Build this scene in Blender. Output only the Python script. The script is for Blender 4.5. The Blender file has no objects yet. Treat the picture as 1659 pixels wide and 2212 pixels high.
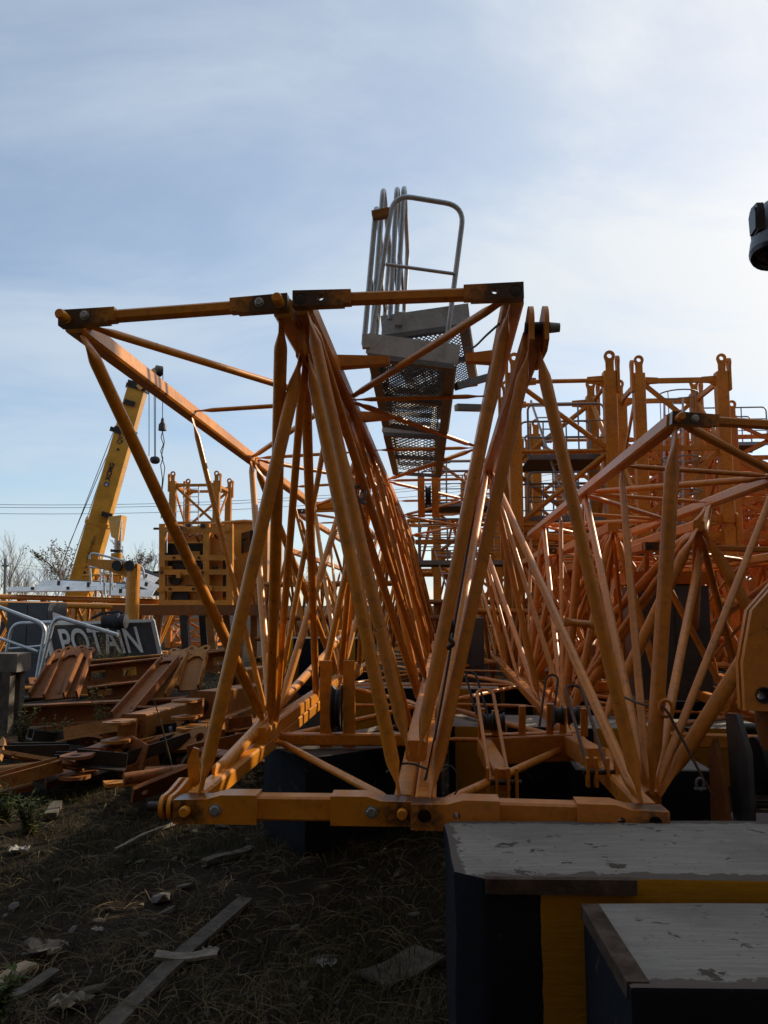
import bpy, bmesh, math, random
from mathutils import Vector, Matrix, noise
from mathutils.geometry import tessellate_polygon
R = math.radians
V = Vector
rnd = random.Random(11)
sc = bpy.context.scene
col = sc.collection

# ------------------------------------------------------------------ camera
IW, IH, FPX = 1659.0, 2212.0, 1725.0        # photograph measured at this size, focal length in its pixels
CZ, TILT = 1.70, R(6.6)
cam_d = bpy.data.cameras.new('camera')
cam_d.sensor_fit = 'VERTICAL'; cam_d.sensor_height = 36.0
cam_d.lens = FPX / IH * 36.0
cam_d.clip_start = 0.05; cam_d.clip_end = 3000
cam = bpy.data.objects.new('camera', cam_d); col.objects.link(cam)
cam.location = (0, 0, CZ); cam.rotation_euler = (R(90) + TILT, 0, 0)
sc.camera = cam

# ------------------------------------------------------------------ light
SUN_AZ, SUN_EL = R(52), R(28)               # azimuth to the right of the view, elevation
SHADE_MASTS = [(7.0, 9.6, '%s orange mast section added unseen for shade just past the right edge, nearer the trolley'), (8.4, 12.2, '%s orange mast section added unseen for shade past the right edge, far side'), (8.6, 8.4, '%s orange mast section added unseen for shade past the right edge, second row'), (10.6, 10.4, '%s orange mast section added unseen for shade past the right edge, third row'), (9.4, 5.6, '%s orange mast section added unseen for shade past the right edge, nearest the camera')]
SHADE_HALL_H = 14.0
SHADE_CONTAINERS = [(6.5, 5.3, 0, 1.0, 'lowest blue container added unseen right of the winch to cast shade'), (6.5, 7.62, 2.62, 0.5, 'short middle blue container added out of view to cast shade'), (6.5, 7.62, 5.24, 0.5, 'short topmost blue container added out of view to cast shade')]
SUN_DIR = V((math.sin(SUN_AZ) * math.cos(SUN_EL), math.cos(SUN_AZ) * math.cos(SUN_EL), math.sin(SUN_EL)))
w = bpy.data.worlds.new('World'); sc.world = w; w.use_nodes = True
nt = w.node_tree; nt.nodes.clear()
def wn(t, **k):
    n = nt.nodes.new(t)
    for a, b in k.items(): setattr(n, a, b)
    return n
def wl(a, b): nt.links.new(a, b)
wout = wn('ShaderNodeOutputWorld'); wbg = wn('ShaderNodeBackground'); wbg.inputs['Strength'].default_value = 0.15
sky = wn('ShaderNodeTexSky', sky_type='NISHITA', sun_disc=False)
sky.sun_elevation = SUN_EL; sky.sun_rotation = SUN_AZ
sky.air_density = 1.0; sky.dust_density = 0.35; sky.ozone_density = 2.0; sky.altitude = 50
tc = wn('ShaderNodeTexCoord')
sep = wn('ShaderNodeSeparateXYZ'); wl(tc.outputs['Generated'], sep.inputs[0])
def wm(op, a, b=None, clamp=False):
    n = wn('ShaderNodeMath', operation=op, use_clamp=clamp)
    for i, v in enumerate((a, b)):
        if v is None: continue
        if isinstance(v, (int, float)): n.inputs[i].default_value = v
        else: wl(v, n.inputs[i])
    return n.outputs[0]
zc = wm('ADD', wm('MAXIMUM', sep.outputs[2], 0.0), 0.16)
comb = wn('ShaderNodeCombineXYZ')
wl(wm('DIVIDE', sep.outputs[0], zc), comb.inputs[0]); wl(wm('DIVIDE', sep.outputs[1], zc), comb.inputs[1])
mp = wn('ShaderNodeMapping'); wl(comb.outputs[0], mp.inputs[0])
mp.inputs['Rotation'].default_value = (0, 0, R(-35)); mp.inputs['Scale'].default_value = (0.55, 0.95, 1)
mp.inputs['Location'].default_value = (3.1, 1.7, 0)
n1 = wn('ShaderNodeTexNoise'); wl(mp.outputs[0], n1.inputs['Vector'])
n1.inputs['Scale'].default_value = 1.9; n1.inputs['Detail'].default_value = 9; n1.inputs['Roughness'].default_value = 0.60; n1.inputs['Distortion'].default_value = 0.5
n2 = wn('ShaderNodeTexNoise'); wl(mp.outputs[0], n2.inputs['Vector'])
n2.inputs['Scale'].default_value = 0.75; n2.inputs['Detail'].default_value = 4; n2.inputs['Roughness'].default_value = 0.45
cov = wm('ADD', wm('MULTIPLY', n1.outputs[0], 0.55), wm('MULTIPLY', n2.outputs[0], 0.6))
cr = wn('ShaderNodeMapRange', interpolation_type='SMOOTHSTEP'); wl(cov, cr.inputs[0])
cr.inputs[1].default_value = 0.44; cr.inputs[2].default_value = 0.72; cr.inputs[3].default_value = 0.24; cr.inputs[4].default_value = 0.78
dot = wn('ShaderNodeVectorMath', operation='DOT_PRODUCT'); wl(tc.outputs['Generated'], dot.inputs[0]); dot.inputs[1].default_value = SUN_DIR
fwd = wm('POWER', wm('MAXIMUM', dot.outputs['Value'], 0.0), 5.0)           # thin cloud scatters sunlight forward
ccol = wn('ShaderNodeMix', data_type='RGBA'); wl(wm('MULTIPLY', fwd, 1.5, True), ccol.inputs['Factor'])
ccol.inputs['A'].default_value = (4.1, 4.8, 5.5, 1); ccol.inputs['B'].default_value = (6.4, 6.45, 6.5, 1)
fac = wm('ADD', cr.outputs[0], wm('MULTIPLY', wm('POWER', wm('MAXIMUM', dot.outputs['Value'], 0.0), 3.0), 0.55), clamp=True)
mixs = wn('ShaderNodeMix', data_type='RGBA'); wl(fac, mixs.inputs['Factor']); wl(sky.outputs[0], mixs.inputs['A']); wl(ccol.outputs['Result'], mixs.inputs['B'])
wl(mixs.outputs['Result'], wbg.inputs[0]); wl(wbg.outputs[0], wout.inputs[0])
sun_d = bpy.data.lights.new('sun', 'SUN'); sun_d.energy = 5.0; sun_d.angle = R(0.6); sun_d.color = (1.0, 0.85, 0.64)
sun = bpy.data.objects.new('sun', sun_d); col.objects.link(sun)
sun.rotation_euler = SUN_DIR.to_track_quat('Z', 'Y').to_euler(); sun.location = (20, 20, 30)
sc.view_settings.view_transform = 'Standard'; sc.view_settings.look = 'None'
sc.view_settings.exposure = 0.0; sc.view_settings.gamma = 1.0; sc.view_settings.use_curve_mapping = False
sc.cycles.max_bounces = 6; sc.cycles.diffuse_bounces = 3; sc.cycles.glossy_bounces = 3
sc.cycles.transparent_max_bounces = 4
sc.cycles.use_denoising = True

# ------------------------------------------------------------------ measuring: a pixel of the photograph to a point in the yard
CAM = V((0, 0, CZ))
_F = V((0, math.cos(TILT), math.sin(TILT))); _U = V((0, -math.sin(TILT), math.cos(TILT))); _Rt = V((1, 0, 0))
YAW = R(4.13)
T = V((math.sin(YAW), math.cos(YAW), 0))     # the direction in which the stacked jib sections run
S = V((math.cos(YAW), -math.sin(YAW), 0))
Z = V((0, 0, 1))
def ray(x, y): return _F + (x - IW / 2) / FPX * _Rt + (IH / 2 - y) / FPX * _U
def P(x, y, d): return CAM + ray(x, y) * d
def PW(x, y, wv):
    r = ray(x, y); return CAM + r * (wv / r.dot(T))
def PY(x, y, Y):
    r = ray(x, y); return CAM + r * (Y / r.y)
def PZ(x, y, z=0.0):
    r = ray(x, y); return CAM + r * ((z - CZ) / r.z)

# ------------------------------------------------------------------ materials
MATS = {}
def nodes_of(m): return m.node_tree.nodes, m.node_tree.links
def base_mat(name, rough=0.5, metal=0.0):
    m = bpy.data.materials.new(name); m.use_nodes = True
    b = m.node_tree.nodes['Principled BSDF']
    b.inputs['Roughness'].default_value = rough; b.inputs['Metallic'].default_value = metal
    MATS[name] = m
    return m, b
def noise_node(m, scale, detail=5, rough=0.55, dist=0.0, coord='Object', stretch=None):
    ns, ls = nodes_of(m)
    t = ns.new('ShaderNodeTexCoord'); n = ns.new('ShaderNodeTexNoise')
    n.inputs['Scale'].default_value = scale; n.inputs['Detail'].default_value = detail
    n.inputs['Roughness'].default_value = rough; n.inputs['Distortion'].default_value = dist
    src = t.outputs[coord]
    if stretch:
        mpn = ns.new('ShaderNodeMapping'); mpn.inputs['Scale'].default_value = stretch
        ls.new(src, mpn.inputs[0]); src = mpn.outputs[0]
    ls.new(src, n.inputs['Vector'])
    return n.outputs[0]
def ramp(m, fac, a, b, lo=0.0, hi=1.0):
    ns, ls = nodes_of(m)
    r = ns.new('ShaderNodeMapRange'); r.interpolation_type = 'SMOOTHSTEP'
    r.inputs[1].default_value = a; r.inputs[2].default_value = b; r.inputs[3].default_value = lo; r.inputs[4].default_value = hi
    ls.new(fac, r.inputs[0]); return r.outputs[0]
def mixc(m, fac, a, b, blend='MIX'):
    ns, ls = nodes_of(m)
    x = ns.new('ShaderNodeMix'); x.data_type = 'RGBA'; x.blend_type = blend
    for s_, v in (('Factor', fac), ('A', a), ('B', b)):
        if isinstance(v, (int, float)): x.inputs[s_].default_value = v
        elif isinstance(v, tuple): x.inputs[s_].default_value = (*v, 1)
        else: ls.new(v, x.inputs[s_])
    return x.outputs['Result']
def mth(m, op, a, b):
    ns, ls = nodes_of(m)
    x = ns.new('ShaderNodeMath'); x.operation = op
    for i, v in enumerate((a, b)):
        if isinstance(v, (int, float)): x.inputs[i].default_value = v
        else: ls.new(v, x.inputs[i])
    return x.outputs[0]
def bump(m, b, fac, strength=0.3, dist=0.01):
    ns, ls = nodes_of(m)
    x = ns.new('ShaderNodeBump'); x.inputs['Strength'].default_value = strength; x.inputs['Distance'].default_value = dist
    ls.new(fac, x.inputs['Height']); ls.new(x.outputs[0], b.inputs['Normal'])

def paint(name, c, worn=0.35, rough=0.34, rust_at=0.66, rust=(0.10, 0.035, 0.014), grease=None, dirt=(0.10, 0.055, 0.02), coat=0.25):
    """old enamel on steel: uneven tone, dull dirty patches, rust freckles, optionally a grease stain round the object's origin"""
    m, b = base_mat(name, rough)
    ns, ls = nodes_of(m)
    big = noise_node(m, 1.7, 6, 0.6, 0.4); fine = noise_node(m, 23, 5, 0.65); speck = noise_node(m, 15, 9, 0.74, 0.6); fade = noise_node(m, 4.5, 7, 0.7, 0.9)
    c1 = mixc(m, ramp(m, big, 0.3, 0.72), tuple(v * 0.80 for v in c), tuple(min(1, v * 1.12) for v in c))
    c1 = mixc(m, ramp(m, fade, 0.50, 0.68, 0, 0.30), c1, tuple(0.55 * v + 0.10 for v in c))
    c1 = mixc(m, ramp(m, fade, 0.46, 0.32, 0, 0.30), c1, dirt)
    c2 = mixc(m, ramp(m, fine, 0.45, 0.75, 0, worn), c1, dirt)
    rf = ramp(m, speck, rust_at, rust_at + 0.035)
    c3 = mixc(m, rf, c2, rust)
    if grease:
        t = ns.new('ShaderNodeTexCoord'); ln = ns.new('ShaderNodeVectorMath'); ln.operation = 'LENGTH'
        ls.new(t.outputs['Object'], ln.inputs[0])
        d = mth(m, 'ADD', ln.outputs['Value'], mth(m, 'MULTIPLY', mth(m, 'SUBTRACT', speck, 0.5), grease * 1.6))
        c3 = mixc(m, ramp(m, d, grease * 0.35, grease, 0.93, 0.0), c3, (0.022, 0.014, 0.010))
    ls.new(c3, b.inputs['Base Color'])
    ls.new(ramp(m, mth(m, 'ADD', mth(m, 'MULTIPLY', big, 0.6), mth(m, 'MULTIPLY', rf, 0.6)), 0.2, 0.9, rough - 0.08, rough + 0.3), b.inputs['Roughness'])
    b.inputs['Coat Weight'].default_value = coat; b.inputs['Coat Roughness'].default_value = 0.22
    bump(m, b, fine, 0.12, 0.004)
    return m
YEL = (0.70, 0.250, 0.010); ORG = (0.65, 0.212, 0.015); RST = (0.25, 0.085, 0.021)
paint('yellow_paint', YEL, 0.42, 0.42, 0.635, coat=0.08)
paint('yellow_paint_greasy', YEL, 0.3, 0.36, 0.69, grease=0.17)
paint('yellow_paint_black', YEL, 0.35, 0.40, 0.68, grease=0.30)
paint('orange_paint_black', ORG, 0.35, 0.42, 0.68, grease=0.30)
paint('orange_paint', ORG, 0.42, 0.47, 0.635, coat=0.04)
paint('orange_paint_greasy', ORG, 0.38, 0.42, 0.67, grease=0.15)
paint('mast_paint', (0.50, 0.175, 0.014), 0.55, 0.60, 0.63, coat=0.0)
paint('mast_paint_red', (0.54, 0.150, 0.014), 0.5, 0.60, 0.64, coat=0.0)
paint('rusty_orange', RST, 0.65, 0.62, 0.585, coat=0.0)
paint('rusty_yellow', (0.36, 0.145, 0.03), 0.6, 0.55, 0.60, coat=0.0)
paint('boom_yellow', (0.66, 0.315, 0.035), 0.35, 0.42, 0.70, coat=0.1)
paint('cab_orange', (0.60, 0.235, 0.025), 0.4, 0.45, 0.67, coat=0.1)
paint('grey_enamel', (0.055, 0.063, 0.075), 0.3, 0.45, 0.74, dirt=(0.06, 0.05, 0.045), coat=0.1)
paint('white_enamel', (0.78, 0.78, 0.75), 0.25, 0.4, 0.73, dirt=(0.35, 0.32, 0.27), coat=0.0)
paint('winch_grey', (0.035, 0.038, 0.038), 0.4, 0.5, 0.7, dirt=(0.05, 0.04, 0.03), coat=0.0)

def galv(name, c=(0.44, 0.46, 0.48), rough=0.42, metal=0.75):
    m, b = base_mat(name, rough, metal)
    ns, ls = nodes_of(m)
    big = noise_node(m, 6, 6, 0.7); fl = noise_node(m, 60, 3, 0.5); st = noise_node(m, 3, 7, 0.7, 0.8)
    c1 = mixc(m, ramp(m, big, 0.3, 0.7), tuple(v * 0.72 for v in c), c)
    c2 = mixc(m, ramp(m, fl, 0.4, 0.7, 0, 0.35), c1, tuple(min(1, v * 1.3) for v in c))
    c3 = mixc(m, ramp(m, st, 0.58, 0.75, 0, 0.6), c2, (0.16, 0.13, 0.11))
    ls.new(c3, b.inputs['Base Color']); ls.new(ramp(m, big, 0.2, 0.8, rough - 0.1, rough + 0.2), b.inputs['Roughness'])
    return m
galv('galvanised', (0.52, 0.55, 0.58), 0.36, 0.45); galv('galvanised_dull', (0.22, 0.23, 0.24), 0.5, 0.6); galv('steel_bright', (0.62, 0.64, 0.67), 0.22, 0.95)
galv('bolt_steel', (0.42, 0.44, 0.47), 0.35, 0.8)

def plain(name, c, rough=0.6, metal=0.0, var=0.35, scale=7, bmp=0.25):
    m, b = base_mat(name, rough, metal)
    ns, ls = nodes_of(m)
    n = noise_node(m, scale, 7, 0.65, 0.3)
    ls.new(mixc(m, ramp(m, n, 0.3, 0.72), tuple(v * (1 - var) for v in c), tuple(min(1, v * (1 + var)) for v in c)), b.inputs['Base Color'])
    if bmp: bump(m, b, n, bmp, 0.01)
    return m
plain('black_rubber', (0.014, 0.014, 0.015), 0.55)
plain('dark_steel', (0.035, 0.028, 0.024), 0.5, 0.3)
plain('black_cloth', (0.018, 0.021, 0.028), 0.8)
plain('navy_glass', (0.008, 0.010, 0.012), 0.08, 0.0, 0.2, 3, 0)
plain('lamp_grey', (0.085, 0.10, 0.125), 0.38, 0.0, 0.15, 30, 0.05)
plain('lamp_black', (0.012, 0.012, 0.014), 0.3, 0.0, 0.2, 30, 0.05)
plain('lettering_black', (0.02, 0.02, 0.02), 0.5, 0, 0.3, 9, 0)
plain('lettering_blue', (0.05, 0.09, 0.25), 0.5, 0, 0.3, 9, 0)
plain('lettering_white', (0.75, 0.75, 0.72), 0.5, 0, 0.15, 9, 0)
plain('wood_grey', (0.11, 0.094, 0.078), 0.85, 0, 0.35, 14, 0.5)
plain('wood_pale', (0.22, 0.19, 0.155), 0.85, 0, 0.3, 14, 0.5)
plain('rubble_stone', (0.12, 0.11, 0.098), 0.9, 0, 0.4, 9, 0.5)
plain('concrete_grey', (0.17, 0.155, 0.135), 0.9, 0, 0.3, 5, 0.5)
plain('litter_white', (0.32, 0.31, 0.29), 0.7, 0, 0.25, 12, 0.3)
plain('bark_haze_grey', (0.26, 0.24, 0.22), 0.9, 0, 0.3, 10, 0)  # bark lightened to stand in for haze over the distant trees
plain('dry_leaf', (0.12, 0.085, 0.04), 0.8, 0, 0.4, 4, 0)
plain('rim_brown', (0.075, 0.052, 0.040), 0.85, 0.0, 0.45, 11, 0.5)
plain('wire_black', (0.02, 0.02, 0.022), 0.5, 0, 0.2, 6, 0)
plain('rope_rust', (0.10, 0.045, 0.025), 0.7, 0, 0.4, 30, 0.3)
plain('pole_grey', (0.16, 0.16, 0.16), 0.85, 0, 0.2, 6, 0.2)

def foliage(name, a, b_, rough=0.75):
    m, b = base_mat(name, rough)
    ns, ls = nodes_of(m)
    n = noise_node(m, 2.2, 4, 0.6); n2 = noise_node(m, 40, 2, 0.5)
    f = mth(m, 'ADD', mth(m, 'MULTIPLY', n, 0.7), mth(m, 'MULTIPLY', n2, 0.3))
    ls.new(mixc(m, ramp(m, f, 0.36, 0.62), a, b_), b.inputs['Base Color'])
    return m
foliage('grass_blades', (0.035, 0.046, 0.012), (0.075, 0.06, 0.028))
foliage('straw', (0.075, 0.054, 0.028), (0.14, 0.108, 0.062))
foliage('weed_green', (0.035, 0.06, 0.016), (0.10, 0.105, 0.03))

def soil():
    m, b = base_mat('soil', 0.95)
    ns, ls = nodes_of(m)
    big = noise_node(m, 0.55, 6, 0.6); mid = noise_node(m, 6, 8, 0.7, 0.3); fine = noise_node(m, 60, 6, 0.7)
    c = mixc(m, ramp(m, big, 0.35, 0.65), (0.014, 0.0095, 0.006), (0.026, 0.018, 0.011))
    c = mixc(m, ramp(m, mid, 0.45, 0.72, 0, 0.8), c, (0.042, 0.031, 0.02))
    c = mixc(m, ramp(m, fine, 0.60, 0.72, 0, 0.7), c, (0.07, 0.057, 0.042))
    ls.new(c, b.inputs['Base Color'])
    bump(m, b, mth(m, 'ADD', mid, mth(m, 'MULTIPLY', fine, 0.5)), 0.8, 0.03)
soil()

def ballast_paint(name, stripe, top, dims=None):
    """cast block: chipped pale paint on top, black and yellow bands on the sides"""
    m, b = base_mat(name, 0.85); b.inputs['Specular IOR Level'].default_value = 0.12
    ns, ls = nodes_of(m)
    t = ns.new('ShaderNodeTexCoord'); sp = ns.new('ShaderNodeSeparateXYZ'); ls.new(t.outputs['Object'], sp.inputs[0])
    gn = ns.new('ShaderNodeNewGeometry'); sn = ns.new('ShaderNodeSeparateXYZ'); ls.new(gn.outputs['True Normal'], sn.inputs[0])
    chip = noise_node(m, 11, 9, 0.66, 0.5); grain = noise_node(m, 4, 6, 0.6, 0.0, 'Object', (1.0, 14, 14)); wob = noise_node(m, 12, 5, 0.6)
    edge = noise_node(m, 9, 6, 0.6)
    tp = mixc(m, ramp(m, grain, 0.4, 0.65), tuple(v * 0.82 for v in top), top)
    tp = mixc(m, ramp(m, chip, 0.61, 0.625), tp, (0.075, 0.06, 0.05))
    tp = mixc(m, ramp(m, noise_node(m, 1.6, 7, 0.65, 0.5), 0.42, 0.66, 0, 0.55), tp, tuple(v * 0.5 for v in top))
    tp = mixc(m, ramp(m, noise_node(m, 38, 6, 0.7), 0.60, 0.66, 0, 0.7), tp, (0.13, 0.115, 0.10))
    if dims:
        ed = mth(m, 'MINIMUM', mth(m, 'MINIMUM', sp.outputs[0], sp.outputs[1]), mth(m, 'SUBTRACT', dims, sp.outputs[1]))
        ed = mth(m, 'ADD', ed, mth(m, 'MULTIPLY', mth(m, 'SUBTRACT', chip, 0.5), 0.16))
        tp = mixc(m, ramp(m, ed, 0.040, 0.046, 1, 0), tp, (0.115, 0.095, 0.080))
    sidex = mth(m, 'ADD', sp.outputs[0], mth(m, 'MULTIPLY', wob, 0.02))
    band = mth(m, 'GREATER_THAN', mth(m, 'FRACT', mth(m, 'MULTIPLY', mth(m, 'ADD', sidex, stripe[1]), 1.0 / stripe[0]), 0.0), stripe[2])
    sd = mixc(m, band, (0.011, 0.013, 0.019), (0.40, 0.185, 0.012))
    sd = mixc(m, ramp(m, edge, 0.62, 0.68, 0, 0.8), sd, (0.07, 0.05, 0.035))
    ls.new(mixc(m, ramp(m, sn.outputs[2], 0.6, 0.8), sd, tp), b.inputs['Base Color'])
    bump(m, b, mth(m, 'ADD', chip, mth(m, 'MULTIPLY', grain, 0.5)), 0.5, 0.012)
    return m
for mn in ('soil', 'grass_blades', 'straw', 'weed_green', 'wood_grey', 'wood_pale', 'rubble_stone', 'concrete_grey', 'litter_white', 'rim_brown', 'bark_haze_grey', 'dry_leaf'):
    MATS[mn].node_tree.nodes['Principled BSDF'].inputs['Specular IOR Level'].default_value = 0.08
for mn in ('mast_paint', 'mast_paint_red', 'rusty_orange', 'rusty_yellow'):
    MATS[mn].node_tree.nodes['Principled BSDF'].inputs['Specular IOR Level'].default_value = 0.22

# ------------------------------------------------------------------ mesh building
def basis(ax, up=None):
    ax = ax.normalized()
    u = up if up is not None else (Z if abs(ax.z) < 0.95 else V((1, 0, 0)))
    s = u - ax * u.dot(ax)
    if s.length < 1e-6: s = ax.orthogonal()
    s.normalize()
    return ax, ax.cross(s).normalized(), s        # axis, side, up

class MB:
    def __init__(self): self.v, self.f = [], []
    def add(self, vs, fs):
        o = len(self.v); self.v += [V(p) for p in vs]; self.f += [tuple(i + o for i in f) for f in fs]; return self
    def ring_loft(self, rings, cap=True):
        n = len(rings[0]); vs = [p for r in rings for p in r]; fs = []
        for k in range(len(rings) - 1):
            for i in range(n):
                j = (i + 1) % n
                fs.append((k * n + i, k * n + j, (k + 1) * n + j, (k + 1) * n + i))
        if cap:
            fs.append(tuple(reversed(range(n)))); fs.append(tuple((len(rings) - 1) * n + i for i in range(n)))
        return self.add(vs, fs)
    def tube(self, a, b, r, n=10, r2=None):
        a, b = V(a), V(b); ax, s, u = basis(b - a); r2 = r if r2 is None else r2
        cs = [(math.cos(2 * math.pi * i / n), math.sin(2 * math.pi * i / n)) for i in range(n)]
        return self.ring_loft([[a + s * (c * r) + u * (q * r) for c, q in cs], [b + s * (c * r2) + u * (q * r2) for c, q in cs]])
    def pipe(self, a, b, r, wide, n=14, flat=0.22, taper=0.20, e0=True, e1=True):
        """round tube whose ends are squashed flat; wide is the direction in which the flat end spreads"""
        a, b = V(a), V(b); L = (b - a).length; ax = (b - a).normalized()
        wd = wide - ax * wide.dot(ax)
        if wd.length < 1e-4: wd = ax.orthogonal()
        wd.normalize(); th = ax.cross(wd)
        cs = [(math.cos(2 * math.pi * i / n), math.sin(2 * math.pi * i / n)) for i in range(n)]
        t0 = min(taper, L * 0.2)
        st = []
        if e0: st += [(0, 1.32, flat), (t0 * 0.42, 1.32, flat), (t0 * 0.62, 1.22, 0.5), (t0, 1.03, 0.95), (t0 * 1.15, 1, 1)]
        else: st += [(0, 1, 1)]
        if e1: st += [(L - t0 * 1.15, 1, 1), (L - t0, 1.03, 0.95), (L - t0 * 0.62, 1.22, 0.5), (L - t0 * 0.42, 1.32, flat), (L, 1.32, flat)]
        else: st += [(L, 1, 1)]
        return self.ring_loft([[a + ax * d + wd * (c * r * kw) + th * (q * r * kt) for c, q in cs] for d, kw, kt in st])
    def path(self, pts, r, n=8, closed=False):
        pts = [V(p) for p in pts]; m = len(pts); rings = []
        tan = []
        for i in range(m):
            a = pts[i - 1] if (i > 0 or closed) else pts[i]; b = pts[(i + 1) % m] if (i < m - 1 or closed) else pts[i]
            tan.append((b - a).normalized() if (b - a).length > 1e-9 else V((0, 0, 1)))
        s = tan[0].orthogonal().normalized()
        for i in range(m):
            s = s - tan[i] * s.dot(tan[i])
            s = s.normalized() if s.length > 1e-6 else tan[i].orthogonal().normalized()
            u = tan[i].cross(s)
            rr = r[i] if isinstance(r, (list, tuple)) else r
            rings.append([pts[i] + s * (math.cos(2 * math.pi * k / n) * rr) + u * (math.sin(2 * math.pi * k / n) * rr) for k in range(n)])
        if closed: rings.append(rings[0])
        return self.ring_loft(rings, cap=not closed)
    def beam(self, a, b, wd, ht, up=None, ch=0.0):
        """straight bar of rectangular section, wd across, ht in the direction up, edges chamfered by ch"""
        a, b = V(a), V(b); ax, s, u = basis(b - a, up); x, y = wd / 2, ht / 2
        if ch > 0: o = [(-x + ch, -y), (x - ch, -y), (x, -y + ch), (x, y - ch), (x - ch, y), (-x + ch, y), (-x, y - ch), (-x, -y + ch)]
        else: o = [(-x, -y), (x, -y), (x, y), (-x, y)]
        return self.ring_loft([[p + s * i + u * j for i, j in o] for p in (a, b)])
    def box(self, c, ex, ey, ez, hx, hy, hz):
        c = V(c); vs = [c + ex * (hx * i) + ey * (hy * j) + ez * (hz * k) for k in (-1, 1) for j in (-1, 1) for i in (-1, 1)]
        return self.add(vs, [(0, 2, 3, 1), (4, 5, 7, 6), (0, 1, 5, 4), (2, 6, 7, 3), (0, 4, 6, 2), (1, 3, 7, 5)])
    def plate(self, outline, holes, o, ex, ey, th):
        """flat plate cut to an outline, with real holes"""
        o = V(o); ez = ex.cross(ey).normalized()
        loops = [list(outline)] + [list(h) for h in holes]
        tri = tessellate_polygon([[V((x, y, 0)) for x, y in l] for l in loops])
        flat = [p for l in loops for p in l]; n = len(flat)
        vs = [o + ex * x + ey * y + ez * (th / 2) for x, y in flat] + [o + ex * x + ey * y - ez * (th / 2) for x, y in flat]
        fs = [tuple(t) for t in tri] + [tuple(i + n for i in reversed(t)) for t in tri]
        k = 0
        for l in loops:
            for i in range(len(l)):
                j = (i + 1) % len(l); fs.append((k + i, k + i + n, k + j + n, k + j))
            k += len(l)
        return self.add(vs, fs)
    def build(self, name, mat, parent=None, origin=None, smooth=True, angle=40):
        me = bpy.data.meshes.new(name)
        base = V((0, 0, 0))
        if parent is not None:
            p = parent
            while p is not None: base += p.location; p = p.parent
        org = V(origin) if origin is not None else base
        me.from_pydata([tuple(v - org) for v in self.v], [], self.f)
        me.materials.append(MATS[mat]); 
        bm = bmesh.new(); bm.from_mesh(me); bmesh.ops.recalc_face_normals(bm, faces=bm.faces); bm.to_mesh(me); bm.free()
        if smooth:
            me.polygons.foreach_set('use_smooth', [True] * len(me.polygons)); me.set_sharp_from_angle(angle=R(angle))
        me.update()
        o = bpy.data.objects.new(name, me); col.objects.link(o)
        if parent is not None: o.parent = parent
        o.location = org - base
        return o

def circ(cx, cy, r, n=14, a0=0.0): return [(cx + r * math.cos(a0 + 2 * math.pi * i / n), cy + r * math.sin(a0 + 2 * math.pi * i / n)) for i in range(n)]
def arc(cx, cy, r, a, b, n=8): return [(cx + r * math.cos(R(a + (b - a) * i / n)), cy + r * math.sin(R(a + (b - a) * i / n))) for i in range(n + 1)]
def tag(o, label=None, cat=None, group=None, kind=None):
    if label: o['label'] = label
    if cat: o['category'] = cat
    if group: o['group'] = group
    if kind: o['kind'] = kind
    return o
def thing(name, label, cat, loc, group=None, rz=0.0):
    o = bpy.data.objects.new(name, None); col.objects.link(o); o.location = V(loc); o.rotation_euler = (0, 0, rz)
    o.empty_display_size = 0.2
    return tag(o, label, cat, group)
def copy_tree(o, parent=None):
    c = o.copy(); col.objects.link(c); c.parent = parent
    for ch in list(o.children): copy_tree(ch, c)
    return c
def fillet(pts, r, n=5):
    """polyline with rounded corners"""
    pts = [V(p) for p in pts]; out = [pts[0]]
    for i in range(1, len(pts) - 1):
        a = (pts[i - 1] - pts[i]); b = (pts[i + 1] - pts[i]); k = min(r, a.length * 0.45, b.length * 0.45)
        p0 = pts[i] + a.normalized() * k; p1 = pts[i] + b.normalized() * k
        for j in range(n + 1):
            t = j / n; out.append(p0 * (1 - t) ** 2 + pts[i] * (2 * t * (1 - t)) + p1 * t ** 2)
    out.append(pts[-1]); return out
def one(name, mb, mat, label, cat, group=None, origin=None, **k):
    o = mb.build(name, mat, None, origin if origin is not None else sum(mb.v, V((0, 0, 0))) / len(mb.v), **k)
    return tag(o, label, cat, group)

# ------------------------------------------------------------------ ground
def ground_h(x, y):
    d = math.hypot(x, y)
    a = 0.05 * noise.noise(V((x * 0.45, y * 0.45, 0.3))) + 0.022 * noise.noise(V((x * 1.9, y * 1.9, 4.0))) + 0.012 * noise.noise(V((x * 5, y * 5, 1.0)))
    return a * max(0.15, min(1.0, (26 - d) / 16)) if d < 40 else 0.0
def axis_pts(fine0, fine1, step, far):
    p = [fine0 + i * step for i in range(int((fine1 - fine0) / step) + 1)]
    q = p[-1]; s = step
    while q < far: s *= 1.32; q += s; p.append(q)
    q = p[0]; s = step
    while q > -far: s *= 1.32; q -= s; p.insert(0, q)
    return p
gx, gy = axis_pts(-5.0, 3.6, 0.075, 900), axis_pts(0.8, 10.5, 0.075, 900)
gm = MB(); gm.v = [V((x, y, ground_h(x, y))) for y in gy for x in gx]
nx = len(gx)
gm.f = [(j * nx + i, j * nx + i + 1, (j + 1) * nx + i + 1, (j + 1) * nx + i) for j in range(len(gy) - 1) for i in range(nx - 1)]
tag(gm.build('ground', 'soil', None, (0, 0, 0), angle=180), 'dark trodden soil of the storage yard', None, None, 'structure')

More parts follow.
